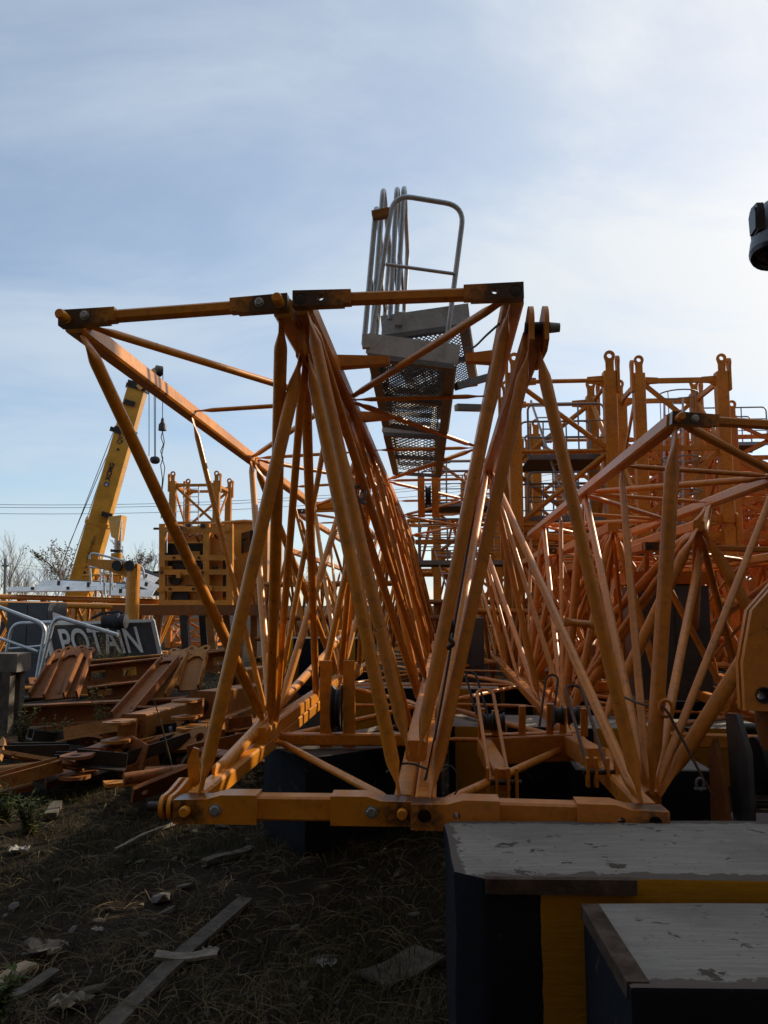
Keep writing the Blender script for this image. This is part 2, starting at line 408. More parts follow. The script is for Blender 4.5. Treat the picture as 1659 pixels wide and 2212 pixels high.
# ------------------------------------------------------------------ jib sections
def bolt_head(p, n_dir, r, parent, mat='bolt_steel', name='bolt'):
    ax, s, u = basis(n_dir); m = MB()
    m.ring_loft([[p + ax * d + s * (math.cos(i * math.pi * 2 / 18) * r * 1.22) + u * (math.sin(i * math.pi * 2 / 18) * r * 1.22) for i in range(18)] for d in (0, r * 0.22)])
    m.ring_loft([[p + ax * d + s * (math.cos(i * math.pi / 3 + .2) * r * k) + u * (math.sin(i * math.pi / 3 + .2) * r * k) for i in range(6)] for d, k in ((r * 0.2, 1), (r * 0.75, 1), (r * 0.86, 0.86))])
    return m.build(name, mat, parent)
def pin_head(p, n_dir, r, length, parent, mat, name='pin'):
    ax, s, u = basis(n_dir); m = MB(); n = 18
    m.ring_loft([[p + ax * d + s * (math.cos(i * 2 * math.pi / n) * rr) + u * (math.sin(i * 2 * math.pi / n) * rr) for i in range(n)] for d, rr in ((-length * 0.3, r), (length * 0.8, r), (length, r * 0.8))])
    return m.build(name, mat, parent)

def end_bar(t, L, Rr, X, Tn, N, pm, pmg, pins, low):
    """cross bar closing the end of a section: middle tube, two sleeves with a pin hole and a bolt hole"""
    b = (Rr - L).length; sl = 0.25 if low else min(0.34, b * 0.33)
    MB().beam(L + X * (sl - 0.03), Rr - X * (sl - 0.03), 0.06 if low else 0.10, 0.056 if low else 0.112, N, 0.010).build('cross_bar', pm, t)
    for q, sg in ((L, 1), (Rr, -1)):
        ex = X * sg
        up = N
        if low: ol = [(-0.040, -0.042), (sl * 0.86, -0.042), (sl * 0.86, -0.034), (sl, -0.034), (sl, 0.036), (-0.040, 0.040)]
        else: ol = [(-0.062, -0.066), (sl, -0.066), (sl, 0.068), (0.17, 0.068), (0.10, 0.048), (-0.062, 0.044)]
        holes = [circ(0, -0.006, 0.030, 18)] + ([] if pins else [circ(0.10 if low else 0.143, 0.0, 0.017, 14)])
        sv = MB().plate(ol, holes, q - Tn * 0.012, ex, up, 0.06 if low else 0.135).build('sleeve', pmg, t, q, angle=30)
        bpy.context.view_layer.update()
        pin_head(q - Tn * 0.03 + up * -0.006, -Tn, 0.029, 0.012, sv, 'dark_steel', 'bushing_or_hole_shade') if not pins else pin_head(q - Tn * 0.06 - up * 0.006, -Tn, 0.026, 0.055, sv, pm)  # without pins, a dark disc stands in for shade inside the hole
        if pins: bolt_head(q + ex * (0.10 if low else 0.145) - Tn * (0.043 if low else 0.0805), -Tn, 0.020 if low else 0.024, sv)

def section(label, Lp, Rp, w0, h, inv, kind, nb=5, bay=1.95, paint_='yellow_paint', pins=False, a0=0.0, ch=0.098, tilt=0.0, yaw=0.0, lug=None,
            thick=0.031, mid=0.028, thin=0.020, lace=0.023, zig=0, detail=True, name='jib_section', group=None, world=None, skew=0.0, chord_off=0.012):
    if world: L, Rr = world
    else: L, Rr = PW(*Lp, w0), PW(*Rp, w0)
    X = (Rr - L).normalized()
    Tn = (T + Z * tilt + S * yaw); Tn = (Tn - X * Tn.dot(X)).normalized()
    N = X.cross(Tn).normalized(); sg = -1 if inv else 1
    b = (Rr - L).length
    t = thing(name, label, 'jib section', (L + Rr) / 2 - (N * h if inv else Z * 0), group)
    pm, pmg = paint_, paint_ + '_greasy' if paint_ + '_greasy' in MATS else paint_
    A = lambda k: (L + Rr) / 2 + N * (sg * h) + X * skew + Tn * (a0 + k * bay)
    B = {0: lambda i: L + Tn * (i * bay), 1: lambda i: Rr + Tn * (i * bay)}
    for s_ in (0, 1):
        MB().beam(B[s_](0) + Tn * 0.056, B[s_](nb) - Tn * 0.058, ch, ch, N, 0.013).build('chord', pm, t)
    if kind == 'P': prs = [(i, k) for k in range(0, nb + 1, 2) for i in (k, k + 1, k + 2) if i <= nb]; ak = (0, nb)
    elif kind == 'R': prs = [(0, 0)] + [(i, k) for k in range(2, nb + 1, 2) for i in (k - 2, k - 1, k)]; ak = (0.16 if inv else 0, nb)
    else: prs = [(i, k) for k in range(1, nb + 1, 2) for i in (k - 1, k, k + 1) if i <= nb]; ak = (0.82, nb)
    MB().beam(A(ak[0]), A(ak[1]), ch * 1.05, ch * 1.05, N, 0.014).build('apex_chord', pm, t)
    for s_ in (0, 1):
        ex = X * (1 if s_ == 0 else -1)
        for i, k in prs:
            p, q = B[s_](i), A(k)
            main = (kind == 'P' and i == k) or (kind == 'R' and i == k) or (kind == 'Q' and i < k)
            sub = i % 2 == 1 and kind in ('P', 'R') or (kind == 'Q' and i == k)
            r = thin if sub else (thick if main else mid)
            dr = (q - p).normalized()
            off = 0.0 if i == k else (0.055 if i > k else -0.055)
            p2 = p + dr * (ch * 0.46) + ex * chord_off + Tn * (0.075 if i == 0 else 0.05 * ((1 if k > i else -1) if k != i else 0)) 
            q2 = q - dr * (ch * 0.40) + Tn * off - ex * 0.012
            MB().pipe(p2, q2, r, Tn, 14 if detail else 9, taper=0.26 if r > 0.04 else 0.15).build('brace', pm, t)
    for i in range(0 if not detail else 1, nb):
        p, q = B[0](i), B[1](i)
        MB().pipe(p + X * ch * 0.45, q - X * ch * 0.45, lace * 0.72, Tn, 10, taper=0.12).build('cross_tube', pm, t)
    for i in range(nb):
        a_, b_ = (0, 1) if (i + zig) % 2 == 0 else (1, 0)
        p, q = B[a_](i) + Tn * 0.09, B[b_](i + 1) - Tn * 0.09
        ex = X * (1 if a_ == 0 else -1)
        MB().pipe(p + ex * ch * 0.48, q - ex * ch * 0.48, lace, X, 12, taper=0.16).build('diagonal_tube', pm, t)
    end_bar(t, L, Rr, X, Tn, N, pm, paint_ + '_black' if inv else pmg, pins, inv)
    if detail:
        L2, R2 = B[0](nb), B[1](nb)
        MB().beam(L2 + X * 0.05, R2 - X * 0.05, 0.10, 0.118, N, 0.012).build('cross_bar', pm, t)
    if lug:
        c = A(ak[0]); up = N * sg
        for dx in ((-0.02, 0.05) if lug == 'fork' else (0.0,)):
            ol = [(0.34, -0.055), (0.30, 0.06)] + arc(-0.03, 0.05, 0.105, 60, 205, 10) + [(-0.13, -0.04), (-0.05, -0.075)]
            MB().plate(ol, [circ(-0.03, 0.05, 0.030, 14)], c + X * dx, Tn, up, 0.022).build('lug', pm, t)
        if lug == 'fork':
            pc_ = c - Tn * 0.03 + up * 0.05
            MB().tube(pc_ - X * 0.045, pc_ + X * 0.075, 0.029, 16).build('lug_pin', 'dark_steel', t)
            MB().tube(pc_ + X * 0.075, pc_ + X * 0.125, 0.027, 16, 0.022).build('pin_tip', 'galvanised_dull', t)
    return dict(t=t, L=L, R=Rr, X=X, T=Tn, N=N, A=A, B=B, b=b, pm=pm, ch=ch, h=h)

secA = section('yellow jib section standing upright at front left, black sheave in its base', (412, 1740), (871, 1745), 3.95, 2.34, False, 'P', 8, paint_='yellow_paint', pins=True, a0=0.20, lug='single', zig=1, thick=0.035, mid=0.031, thin=0.023)
secB = section('yellow jib section lying upside down, leftmost, its two long chords on top', (150, 691), (607, 657), 3.80, 2.34, True, 'Q', 4, paint_='yellow_paint', pins=True, zig=0, thick=0.035, mid=0.030)
secC = section('orange jib section standing upright behind the pale ballast block, trolley frame inside', (918, 1751), (1406, 1766), 3.76, 2.24, False, 'R', 8, paint_='orange_paint', a0=0.12, lug='fork', zig=0, skew=0.02)
secD = section('yellow jib section lying upside down in the middle, carrying grey walkway trays', (652, 650), (1112, 633), 3.80, 2.24, True, 'R', 8, paint_='orange_paint', zig=1, a0=0.0)
secE = section('orange jib section lying upside down at right, thick upright tube at its front corner', (1462, 905), (1930, 935), 5.1, 2.36, True, 'P', 5, 1.72, paint_='orange_paint', pins=True, thick=0.046, mid=0.034, thin=0.027, skew=-0.70, zig=0, lace=0.030)
secF = section('orange jib section standing upright behind the right one, thick crossing tubes', (1290, 1590), (1800, 1610), 7.1, 1.85, False, 'P', 5, 1.9, paint_='orange_paint', a0=0.3, detail=True, thick=0.05, mid=0.045, thin=0.032)
secG = section('orange jib section standing upright deep between the right sections and the masts', (1235, 1480), (1500, 1486), 10.8, 1.75, False, 'R', 4, 1.9, paint_='orange_paint', a0=0.2, detail=False)
secH = section('yellow jib section upside down in the far row, behind the leftmost front section', (640, 1105), (752, 1101), 13.2, 2.1, True, 'Q', 4, 1.95, paint_='yellow_paint', detail=False)
secI = section('yellow jib section standing upright in the far row, left of the sheave bracket', (560, 1425), (670, 1428), 14.5, 2.0, False, 'P', 4, 1.95, paint_='yellow_paint', detail=False)
secJ = section('orange jib section lying upside down behind the right one, low chords', (1400, 1180), (1760, 1190), 8.2, 1.55, True, 'R', 5, 1.8, paint_='orange_paint', detail=False)
secK = section('orange jib section standing upright at the right edge behind the winch', (1560, 1560), (1960, 1570), 8.8, 1.75, False, 'P', 5, 1.9, paint_='orange_paint', detail=False, thick=0.05)
secM = section('orange jib section lying upside down just left of the dark louvred cabinet', (1180, 1190), (1400, 1195), 11.6, 1.7, True, 'P', 4, 1.8, paint_='orange_paint', detail=False)
secN = section('orange jib section standing upright between the two front right sections, fan of tubes', (1232, 1582), (1462, 1586), 7.8, 1.95, False, 'P', 5, 1.9, paint_='orange_paint', a0=0.2, detail=False, thick=0.036, mid=0.033)
secO = section('orange jib section standing upright far behind the right corner of the front base', (1120, 1478), (1262, 1480), 12.4, 1.95, False, 'R', 4, 1.9, paint_='orange_paint', a0=0.2, detail=False)

# extra fittings of the front sections
def corner_lugs(q):
    t, X, Tn, N, L = q['t'], q['X'], q['T'], q['N'], q['L']
    ol = [(0.30, 0.07), (0.22, 0.085), (0.06, 0.058)] + arc(-0.03, 0.0, 0.056, 75, 270, 9) + [(0.08, -0.055), (0.30, 0.02)]
    for dx in (-0.085, -0.125):
        MB().plate(ol, [circ(-0.03, 0.0, 0.026, 16)], L + X * dx, Tn, N, 0.018).build('corner_lug', q['pm'], t)
    MB().tube(L + X * -0.20 - Tn * 0.03, L + X * -0.06 - Tn * 0.03, 0.023, 16).build('loose_pin', 'dark_steel', t)
    MB().plate([(0.0, -0.03), (0.07, -0.03), (0.045, 0.12), (0.05, 0.16), (0.02, 0.17), (-0.01, 0.10)], [], L + X * -0.095 + Tn * 0.27 + N * 0.06, X, N, 0.018).build('hook_plate', q['pm'], t)
corner_lugs(secA)

def sheave_bracket(q, i, u, zz, hgt, below):
    """two flat bars standing on a cross bar with a black rope sheave between them"""
    t, X, Tn, N = q['t'], q['X'], q['T'], q['N']; c = q['B'][0](i) + X * (q['b'] * u)
    for dx in (-0.085, 0.085):
        MB().beam(c + X * dx + N * (hgt - below), c + X * dx - N * below, 0.085, 0.035, Tn).build('bracket_bar', q['pm'], t)
    m = MB(); n = 26; ctr = c + N * zz; rr = hgt * 0.27
    m.ring_loft([[ctr + X * d + Tn * (math.cos(k * 2 * math.pi / n) * r) + N * (math.sin(k * 2 * math.pi / n) * r) for k in range(n)] for d, r in ((-0.035, rr), (-0.03, rr), (-0.008, rr * 0.8), (0.008, rr * 0.8), (0.03, rr), (0.035, rr))])
    m.build('sheave', 'black_rubber', t)
sheave_bracket(secA, 1, 0.45, 0.22, 0.62, 0.06)
MB().beam(secA['B'][0](1) + secA['X'] * 0.05, secA['B'][1](1) - secA['X'] * 0.05, 0.085, 0.085, Z, 0.01).build('cross_bar', 'yellow_paint', secA['t'])
sheave_bracket(secD, 3, 0.5, -0.20, 0.50, 0.46)
# walkway arms on the middle section
for i, s_, ln in ((0.62, 0, 0.36), (0.62, 1, -0.20), (1.4, 0, 0.28)):
    X, Tn, N = secD['X'], secD['T'], secD['N']; c = secD['B'][s_](i) + N * 0.055
    sgn = 1 if ln > 0 else -1
    MB().ring_loft([[c + X * (sgn * d) + Tn * a + N * b for a, b in ((-k, -k * .8), (k, -k * .8), (k, k * .8), (-k, k * .8))] for d, k in ((0.0, 0.05), (abs(ln), 0.032))]).build('walkway_arm', 'orange_paint', secD['t'])
# wire ties and dark cables
def cable(name, pts, r, mat, label=None, cat='cable', parent=None, n=6, sub=6):
    pts = [V(p) for p in pts]; out = []
    for i in range(len(pts) - 1):
        p0, p1, p2, p3 = pts[max(i - 1, 0)], pts[i], pts[i + 1], pts[min(i + 2, len(pts) - 1)]
        for k in range(sub):
            t = k / sub
            out.append(0.5 * ((2 * p1) + (p2 - p0) * t + (2 * p0 - 5 * p1 + 4 * p2 - p3) * t * t + (3 * p1 - p0 - 3 * p2 + p3) * t ** 3))
    out.append(pts[-1]); m = MB().path(out, r, n)
    return m.build(name, mat, parent) if parent else one(name, m, mat, label, cat)
cable('wire_tie', [P(835, 1668, 3.98), P(860, 1652, 3.95), P(890, 1650, 3.93), P(925, 1662, 3.93), P(955, 1668, 3.9)], 0.006, 'wire_black', 'twisted black wire tied round the tube feet at the middle joint', 'wire')
cable('wire_tie', [P(938, 1660, 3.9), P(975, 1655, 3.88), P(992, 1690, 3.86), P(985, 1712, 3.86), P(972, 1722, 3.86)], 0.004, 'wire_black', 'thin loose wire end curling beside the middle joint', 'wire')
cable('power_cable', [P(1075, 800, 4.2), P(1060, 900, 4.5), P(1040, 1010, 4.6), P(1013, 1170, 4.5), P(985, 1330, 4.3), P(960, 1480, 4.2), P(925, 1660, 4.05), P(902, 1720, 4.0)], 0.007, 'wire_black', 'thin black cable hanging down between the two leaning middle tubes', 'cable')
cable('chain_clamp', [P(968, 1330, 4.26), P(978, 1350, 4.24), P(968, 1372, 4.25), P(978, 1390, 4.23), P(966, 1400, 4.24)], 0.014, 'dark_steel', 'small greasy shackle clamped to the cable between the leaning tubes', 'shackle')
cable('shackle', [P(765, 1058, 5.2), P(775, 1050, 5.2), P(788, 1062, 5.2), P(782, 1080, 5.2), P(768, 1076, 5.2), P(790, 1088, 5.2)], 0.014, 'galvanised_dull', 'galvanised shackle hanging on the tube left of the walkway trays', 'shackle')
MB().pipe(P(1218, 1343, 4.6), P(1285, 1350, 4.65), 0.02, Z, 10, taper=0.05).build('tie_tube', 'orange_paint', secC['t'])
cable('cable_loop', [P(1078, 700, 4.1), P(1050, 725, 4.4), P(1030, 745, 4.8), P(1018, 752, 5.1), P(1003, 750, 5.3)], 0.007, 'wire_black', 'black cable bowing from the right chord to the walkway tray', 'cable')

# ------------------------------------------------------------------ ballast blocks
def block(label, outline, z0, z1, mat, rz=0.0, loc=(0, 0), group=None, rough=0.011):
    cx, cy = loc
    bm = bmesh.new()
    vs = [bm.verts.new((x, y, 0)) for x, y in outline]; f = bm.faces.new(vs)
    r = bmesh.ops.extrude_face_region(bm, geom=[f]); 
    bmesh.ops.translate(bm, verts=[g for g in r['geom'] if isinstance(g, bmesh.types.BMVert)], vec=(0, 0, z1 - z0))
    bmesh.ops.bevel(bm, geom=list(bm.edges), offset=0.014, segments=2, profile=0.6, affect='EDGES')
    bmesh.ops.triangulate(bm, faces=[f for f in bm.faces if len(f.verts) > 4])
    bmesh.ops.subdivide_edges(bm, edges=[e for e in bm.edges if e.calc_length() > 0.12], cuts=3, use_grid_fill=True)
    for v in bm.verts:
        n = V((noise.noise(v.co * 7 + V((z1, cx, 0))), noise.noise(v.co * 7 + V((5, cx, 2))), noise.noise(v.co * 6 + V((cx, 9, 2))))); v.co += n * rough
    bmesh.ops.recalc_face_normals(bm, faces=bm.faces)
    me = bpy.data.meshes.new('ballast_block'); bm.to_mesh(me); bm.free(); me.materials.append(MATS[mat])
    me.polygons.foreach_set('use_smooth', [True] * len(me.polygons)); me.set_sharp_from_angle(angle=R(35))
    o = bpy.data.objects.new('ballast_block', me); col.objects.link(o); o.location = (cx, cy, z0); o.rotation_euler = (0, 0, rz)
    return tag(o, label, 'ballast block', group)
ballast_paint('ballast_near', (3.0, 0.0, 0.1), (0.29, 0.265, 0.23), 0.74); ballast_paint('ballast_small', (3.0, 0.9, 0.9), (0.28, 0.255, 0.225), 0.66); ballast_paint('ballast_far', (1.1, 0.62, 0.62), (0.30, 0.27, 0.23))
zt = PW(1150, 1776, 3.66).z
pl = PZ(985, 1893, zt); pf = PZ(1003, 1780, zt)
block('big pale-topped ballast block with black and yellow side, carrying the right front bar', [(0.0, 0.075), (0.10, 0.0), (2.3, -0.03), (2.3, 0.74), (0.05, 0.76), (0.01, 0.70)], -0.05, zt, 'ballast_near', 0, (pl.x, pl.y - 0.02))
q1 = PZ(1282, 1947, zt - 0.05); q2 = PZ(1362, 2128, zt - 0.05)
block('low ballast block with rusty rim in the bottom right corner', [(0.0, 0.0), (1.7, -0.03), (1.7, q1.y - q2.y), (0.02, q1.y - q2.y)], -0.05, zt - 0.055, 'ballast_small', 0, (q2.x, q2.y), rough=0.005)
# rusty steel angle rims on the blocks' edges
MB().beam(V((pl.x + 0.10, pl.y - 0.024, zt - 0.022)), V((pl.x + 0.62, pl.y - 0.03, zt - 0.024)), 0.03, 0.05, Z).build('edge_angle', 'rim_brown', bpy.data.objects['ballast_block'])
MB().beam(V((q2.x + 0.026, q2.y + 0.02, zt - 0.073)), V((q2.x + 0.04, q1.y - 0.02, zt - 0.073)), 0.06, 0.045, Z).build('edge_angle', 'rim_brown', bpy.data.objects['ballast_block.001'])
zb = secA['L'].z - 0.07
k3 = PZ(660, 1850, 0.0)
block('dark navy ballast block under the front left section, corner turned to the viewer', [(-0.31, -0.31), (0.9, -0.31), (0.9, 0.31), (-0.31, 0.31)], -0.05, zb, 'ballast_small', R(36), (k3.x + 0.07, k3.y + 0.40))
k4 = PZ(969, 1560, zt)
block('black and yellow ballast block under the trolley frame', [(0, 0), (1.5, 0), (1.5, 0.7), (0, 0.7)], -0.05, zt - 0.03, 'ballast_far', -YAW, (k4.x, k4.y))
block('black and yellow ballast block farther back under the upright sections', [(0, 0), (1.9, 0), (1.9, 0.7), (0, 0.7)], -0.05, zt - 0.03, 'ballast_far', -YAW, (-0.55, 9.6))
block('dark ballast block under the upside down right section', [(0, 0), (1.0, 0), (1.0, 0.7), (0, 0.7)], -0.05, secE['t'].location.z + 0.02, 'ballast_small', -YAW, (secE['t'].location.x - 0.9, 6.1))

for sec_, nm in ((secF, 'the crossing tubes at right'), (secG, 'the deep right section'), (secH, 'the far upside down section'), (secI, 'the far upright section'), (secJ, 'the low upside down right section'), (secK, 'the section behind the winch'), (secM, 'the section left of the louvred cabinet'), (secN, 'the fan of tubes between the right sections'), (secO, 'the far section behind the front right corner')):
    lo_ = min(sec_['L'].z - 0.055, sec_['A'](1).z - 0.055); c_ = (sec_['L'] + sec_['R']) / 2 + sec_['T'] * 0.9
    if lo_ > 0.1: block('dark ballast block under ' + nm, [(-0.8, 0), (0.8, 0), (0.8, 0.6), (-0.8, 0.6)], -0.05, lo_, 'ballast_far', -YAW, (c_.x, c_.y))
# ------------------------------------------------------------------ walkway trays on the middle section
def tray(label, o, ex, ey, wd, ln, toe, ez=None, panels=2, fine=True):
    ez = ex.cross(ey).normalized()
    t = thing('walkway_tray', label, 'walkway', o, 'galvanised walkway trays on the middle section')
    W = lambda a, b, c: o + ex * a + ey * b + ez * c
    MB().beam(W(0, 0, toe / 2), W(wd, 0, toe / 2), 0.012, toe, ez).build('toe_board', 'galvanised', t)
    for x in (0.012, wd - 0.012): MB().beam(W(x, 0.008, toe * .42), W(x, ln, toe * .42), 0.012, toe * .8, ez).build('side_board', 'galvanised', t)
    for k in range(panels + 1):
        y = 0.02 + (ln - 0.04) * k / panels; MB().beam(W(0.02, y, -0.018), W(wd - 0.02, y, -0.018), 0.055, 0.035, ez).build('cross_angle', 'galvanised_dull', t)
    for x in (0.05, wd - 0.05): MB().beam(W(x, 0.02, -0.02), W(x, ln - 0.02, -0.02), 0.07, 0.03, ez).build('side_angle', 'galvanised_dull', t)
    px, py = (0.034, 0.07) if fine else (0.06, 0.13)
    nxm, nym = int((wd - 0.14) / px), int(ln / py) - 1
    m = MB(); idx = {}
    def vi(i, j):
        if (i, j) not in idx: idx[(i, j)] = len(m.v); m.v.append(W(0.07 + i * px / 2, 0.03 + j * py / 2, 0.004))
        return idx[(i, j)]
    for j in range(0, 2 * nym):
        for i in range(j % 2, 2 * nxm - 1, 2):
            m.f.append((vi(i, j + 1), vi(i + 1, j), vi(i + 2, j + 1), vi(i + 1, j + 2)))
    g = m.build('mesh_floor', 'galvanised_dull', t, smooth=False)
    md = g.modifiers.new('strands', 'WIREFRAME'); md.thickness = 0.010; md.use_even_offset = False; md.use_boundary = True
    return t, W
def rot_about(v, ax, a): return Matrix.Rotation(a, 3, ax) @ v
TL = rot_about(T, Z, R(1.2))
zl = 0.16
o1 = P(790, 762, 5.30)
ex1 = rot_about(rot_about(S, Z, R(1.2)), TL, R(8.5)); 
tr1, W1 = tray('near galvanised walkway tray with tall handrails, leaning to the right', o1, ex1, (TL + Z * -0.02).normalized(), 0.615, 1.9, 0.135)
o2 = o1 + TL * 2.0 + Z * -0.10
tr2, W2 = tray('far galvanised walkway tray end to end behind the near one', o2, rot_about(S, TL, R(4)), TL, 0.60, 2.2, 0.10, fine=False)
o3 = P(826, 724, 5.62)
ex3 = rot_about(rot_about(S, Z, R(-4)), T, R(-5.5))
tr3, W3 = tray('upper galvanised walkway tray lying crookedly on the near one', o3, ex3, rot_about(T, Z, R(-5)), 0.62, 1.5, 0.14)
o4 = o1 + TL * 0.30 + Z * 0.075 + S * 0.03
tr4, W4 = tray('flat galvanised walkway tray stacked inside the near one', o4, rot_about(S, TL, R(6)), TL, 0.55, 1.6, 0.05)
o5 = o2 + TL * 0.15 + Z * 0.09 + S * 0.03
tr5, W5 = tray('flat galvanised walkway tray stacked inside the far one', o5, rot_about(S, TL, R(3)), TL, 0.54, 1.9, 0.05, fine=False)
# handrails of the near tray
d0 = 5.33
MB().path(fillet([P(797, 765, d0), P(850, 420, d0 + .02), P(1003, 445, d0 + .02), P(960, 778, d0)], 0.13, 8), 0.0175, 12).build('handrail', 'galvanised', tr1)
MB().tube(P(833, 571, d0), P(984, 592, d0), 0.012, 10).build('mid_rail', 'galvanised', tr1)
for (x1, y1, x0, y0, d, dd) in ((813, 442, 786, 745, 5.38, 0.9), (828, 403, 805, 715, 5.5, 1.0), (858, 400, 842, 690, 5.62, 0.9), (873, 398, 856, 690, 5.66, 1.1)):
    a, b = P(x0, y0, d), P(x1, y1, d); 
    MB().path(fillet([a, b, b + TL * dd + Z * 0.0, a + TL * dd], 0.09, 6), 0.0185, 10).build('handrail', 'galvanised', tr1)
    MB().tube(a.lerp(b, 0.5), a.lerp(b, 0.5) + TL * dd, 0.012, 8).build('mid_rail', 'galvanised_dull', tr1)
cb_ = P(825, 463, 5.36)
MB().beam(cb_ - V((0.065, 0, 0.012)), cb_ + V((0.065, 0, 0.014)), 0.05, 0.055, Z).build('clamp', 'rusty_yellow', tr1)
for (x, y, d) in ((791, 738, 5.30), (958, 763, 5.30), (861, 690, 5.58)):
    p = P(x, y, d); MB().beam(p + Z * 0.045, p - Z * 0.045, 0.05, 0.05, TL).build('post_socket', 'galvanised', tr1)
for y, wv in ((835, 5.9), (880, 6.6)):
    a, b = P(985, y, wv), P(1062, y - 22 if y < 850 else y + 2, wv + 0.1)
    MB().beam(a, b, 0.07, 0.05, Z).build('outrigger', 'galvanised_dull', tr1)

# ------------------------------------------------------------------ trolley frame inside the right upright section
tq = P(1110, 1600, 5.0)
tf = thing('trolley_frame', 'orange trolley frame with small rollers and upright rope loops inside the right section', 'trolley', V((tq.x, tq.y, zt)))
def tb(name, a, b, wd, ht, mat='orange_paint', up=Z): return MB().beam(a, b, wd, ht, up, 0.006).build(name, mat, tf)
tb('rear_beam', P(1050, 1622, 5.2), P(1236, 1612, 5.2), 0.09, 0.17)
tb('rail_plate', P(1035, 1588, 5.25), P(1262, 1580, 5.25), 0.07, 0.012)
tb('side_beam', P(1045, 1610, 5.25), P(1085, 1685, 4.25), 0.09, 0.11)
tb('side_beam', P(1232, 1608, 5.2), P(1290, 1640, 4.6), 0.10, 0.12)
for x, y0, y1 in ((1040, 1530, 1640), (1128, 1525, 1590), (1188, 1520, 1588), (1216, 1528, 1585), (1262, 1530, 1590), (1070, 1535, 1588)):
    tb('upright', P(x, y0, 5.22), P(x, y1, 5.22), 0.045, 0.03, 'orange_paint', T)
def roller(x, y, d, r=0.062):
    m = MB(); c = P(x, y, d); n = 20
    m.ring_loft([[c + S * s_ + T * (math.cos(k * 2 * math.pi / n) * rr) + Z * (math.sin(k * 2 * math.pi / n) * rr) for k in range(n)] for s_, rr in ((-0.03, r), (-0.022, r), (-0.015, r * .8), (0.02, r * .8), (0.025, r), (0.035, r))])
    m.build('roller', 'dark_steel', tf)
for x, y, d in ((1053, 1560, 5.15), (1078, 1560, 5.15), (1205, 1545, 5.1), (1238, 1545, 5.1)): roller(x, y, d)
def rope_loop(x0, y0, x1, y1, d0_, d1_, wd, mat, r=0.008):
    a, b = P(x0, y0, d0_), P(x1, y1, d1_); s_ = S * wd
    MB().path([a - s_] + [b - s_] + [b - s_ * math.cos(k * math.pi / 6) + (b - a).normalized() * (wd * math.sin(k * math.pi / 6)) for k in range(1, 6)] + [b + s_, a + s_], r, 7).build('rope_loop', mat, tf)
rope_loop(1078, 1680, 1048, 1500, 4.25, 4.9, 0.05, 'orange_paint', 0.011)
rope_loop(1042, 1545, 1018, 1462, 5.1, 5.25, 0.035, 'dark_steel')
rope_loop(1178, 1575, 1192, 1470, 5.1, 5.25, 0.04, 'rope_rust')
rope_loop(1290, 1660, 1240, 1490, 4.3, 5.0, 0.05, 'rope_rust', 0.010)
for x, y, d in ((1085, 1690, 4.2), (1300, 1668, 4.25)):
    for dx in (-0.075, -0.03, 0.03, 0.075):
        c = P(x, y, d) + S * dx; MB().beam(c + Z * 0.075, c - Z * 0.075, 0.016, 0.05, T).build('clevis_plate', 'orange_paint', tf)
    c = P(x, y, d); MB().tube(c - S * 0.1, c + S * 0.1, 0.014, 10).build('clevis_pin', 'dark_steel', tf)

# ------------------------------------------------------------------ right edge: big drilled plate, winch, hooks
hp = P(1650, 1502, 3.55)
pt = thing('pulley_block', 'big orange drilled side plate of a pulley block at the right edge', 'pulley block', V((hp.x + 0.2, hp.y, hp.z - 0.35)))
k = 3.55 / FPX
ol = [(-0.03, 0.375), (-0.082, 0.14), (-0.082, -0.068), (0.30, -0.075), (0.36, 0.10), (0.30, 0.36), (0.10, 0.52)]
for j, dz in enumerate((0.0, 0.06)):
    MB().plate(ol, [circ(0, 0, 0.032, 20)], hp + T * (0.02 + dz), S, Z, 0.035).build('side_plate', 'orange_paint', pt)
m = MB(); n = 20
m.ring_loft([[hp + T * d_ + S * (math.cos(i * 2 * math.pi / n) * r_) + Z * (math.sin(i * 2 * math.pi / n) * r_) for i in range(n)] for d_, r_ in ((0.03, 0.033), (-0.004, 0.037), (-0.004, 0.030), (0.02, 0.022), (0.1, 0.022))], cap=False).build('bushing_or_hole_shade', 'dark_steel', pt)
MB().tube(hp + S * 0.2 - T * 0.02 + Z * 0.1, hp + S * 0.2 + T * 0.22 + Z * 0.1, 0.05, 18).build('axle', 'dark_steel', pt)
MB().path([hp + V((0.03, 0.1, -0.07)), hp + V((0.035, 0.1, -0.16)), hp + V((0.055, 0.1, -0.22)), hp + V((0.10, 0.1, -0.27)), hp + V((0.16, 0.1, -0.28)), hp + V((0.2, 0.1, -0.24))], [0.028, 0.03, 0.034, 0.034, 0.028, 0.012], 10).build('hook', 'rusty_orange', pt)
MB().beam(hp + V((0.22, 0.1, -0.06)), hp + V((0.22, 0.1, -hp.z)), 0.16, 0.12, T).build('stand', 'rusty_orange', pt)
wv = 4.7
wc = P(1712, 1655, wv)
wt = thing('winch', 'dark grey rope winch standing on the ground at the right edge', 'winch', V((wc.x, wc.y, 0)))
def disc(m, c, ax, r, th, n=26):
    a, s_, u = basis(ax); m.ring_loft([[c + a * d + s_ * (math.cos(i * 2 * math.pi / n) * r) + u * (math.sin(i * 2 * math.pi / n) * r) for i in range(n)] for d in (-th / 2, th / 2)]); return m
disc(MB(), wc + S * 0.5, S, 0.24, 0.03).build('flange', 'winch_grey', wt)
m = MB(); n = 22; rings = []
for i in range(46):
    for rr in (0.165, 0.158): rings.append([wc + S * (-0.21 + i * 0.0148 + (0.004 if rr < .16 else -.004)) + T * (math.cos(q * 2 * math.pi / n) * rr) + Z * (math.sin(q * 2 * math.pi / n) * rr) for q in range(n)])
m.ring_loft(rings).build('rope_drum', 'black_rubber', wt)
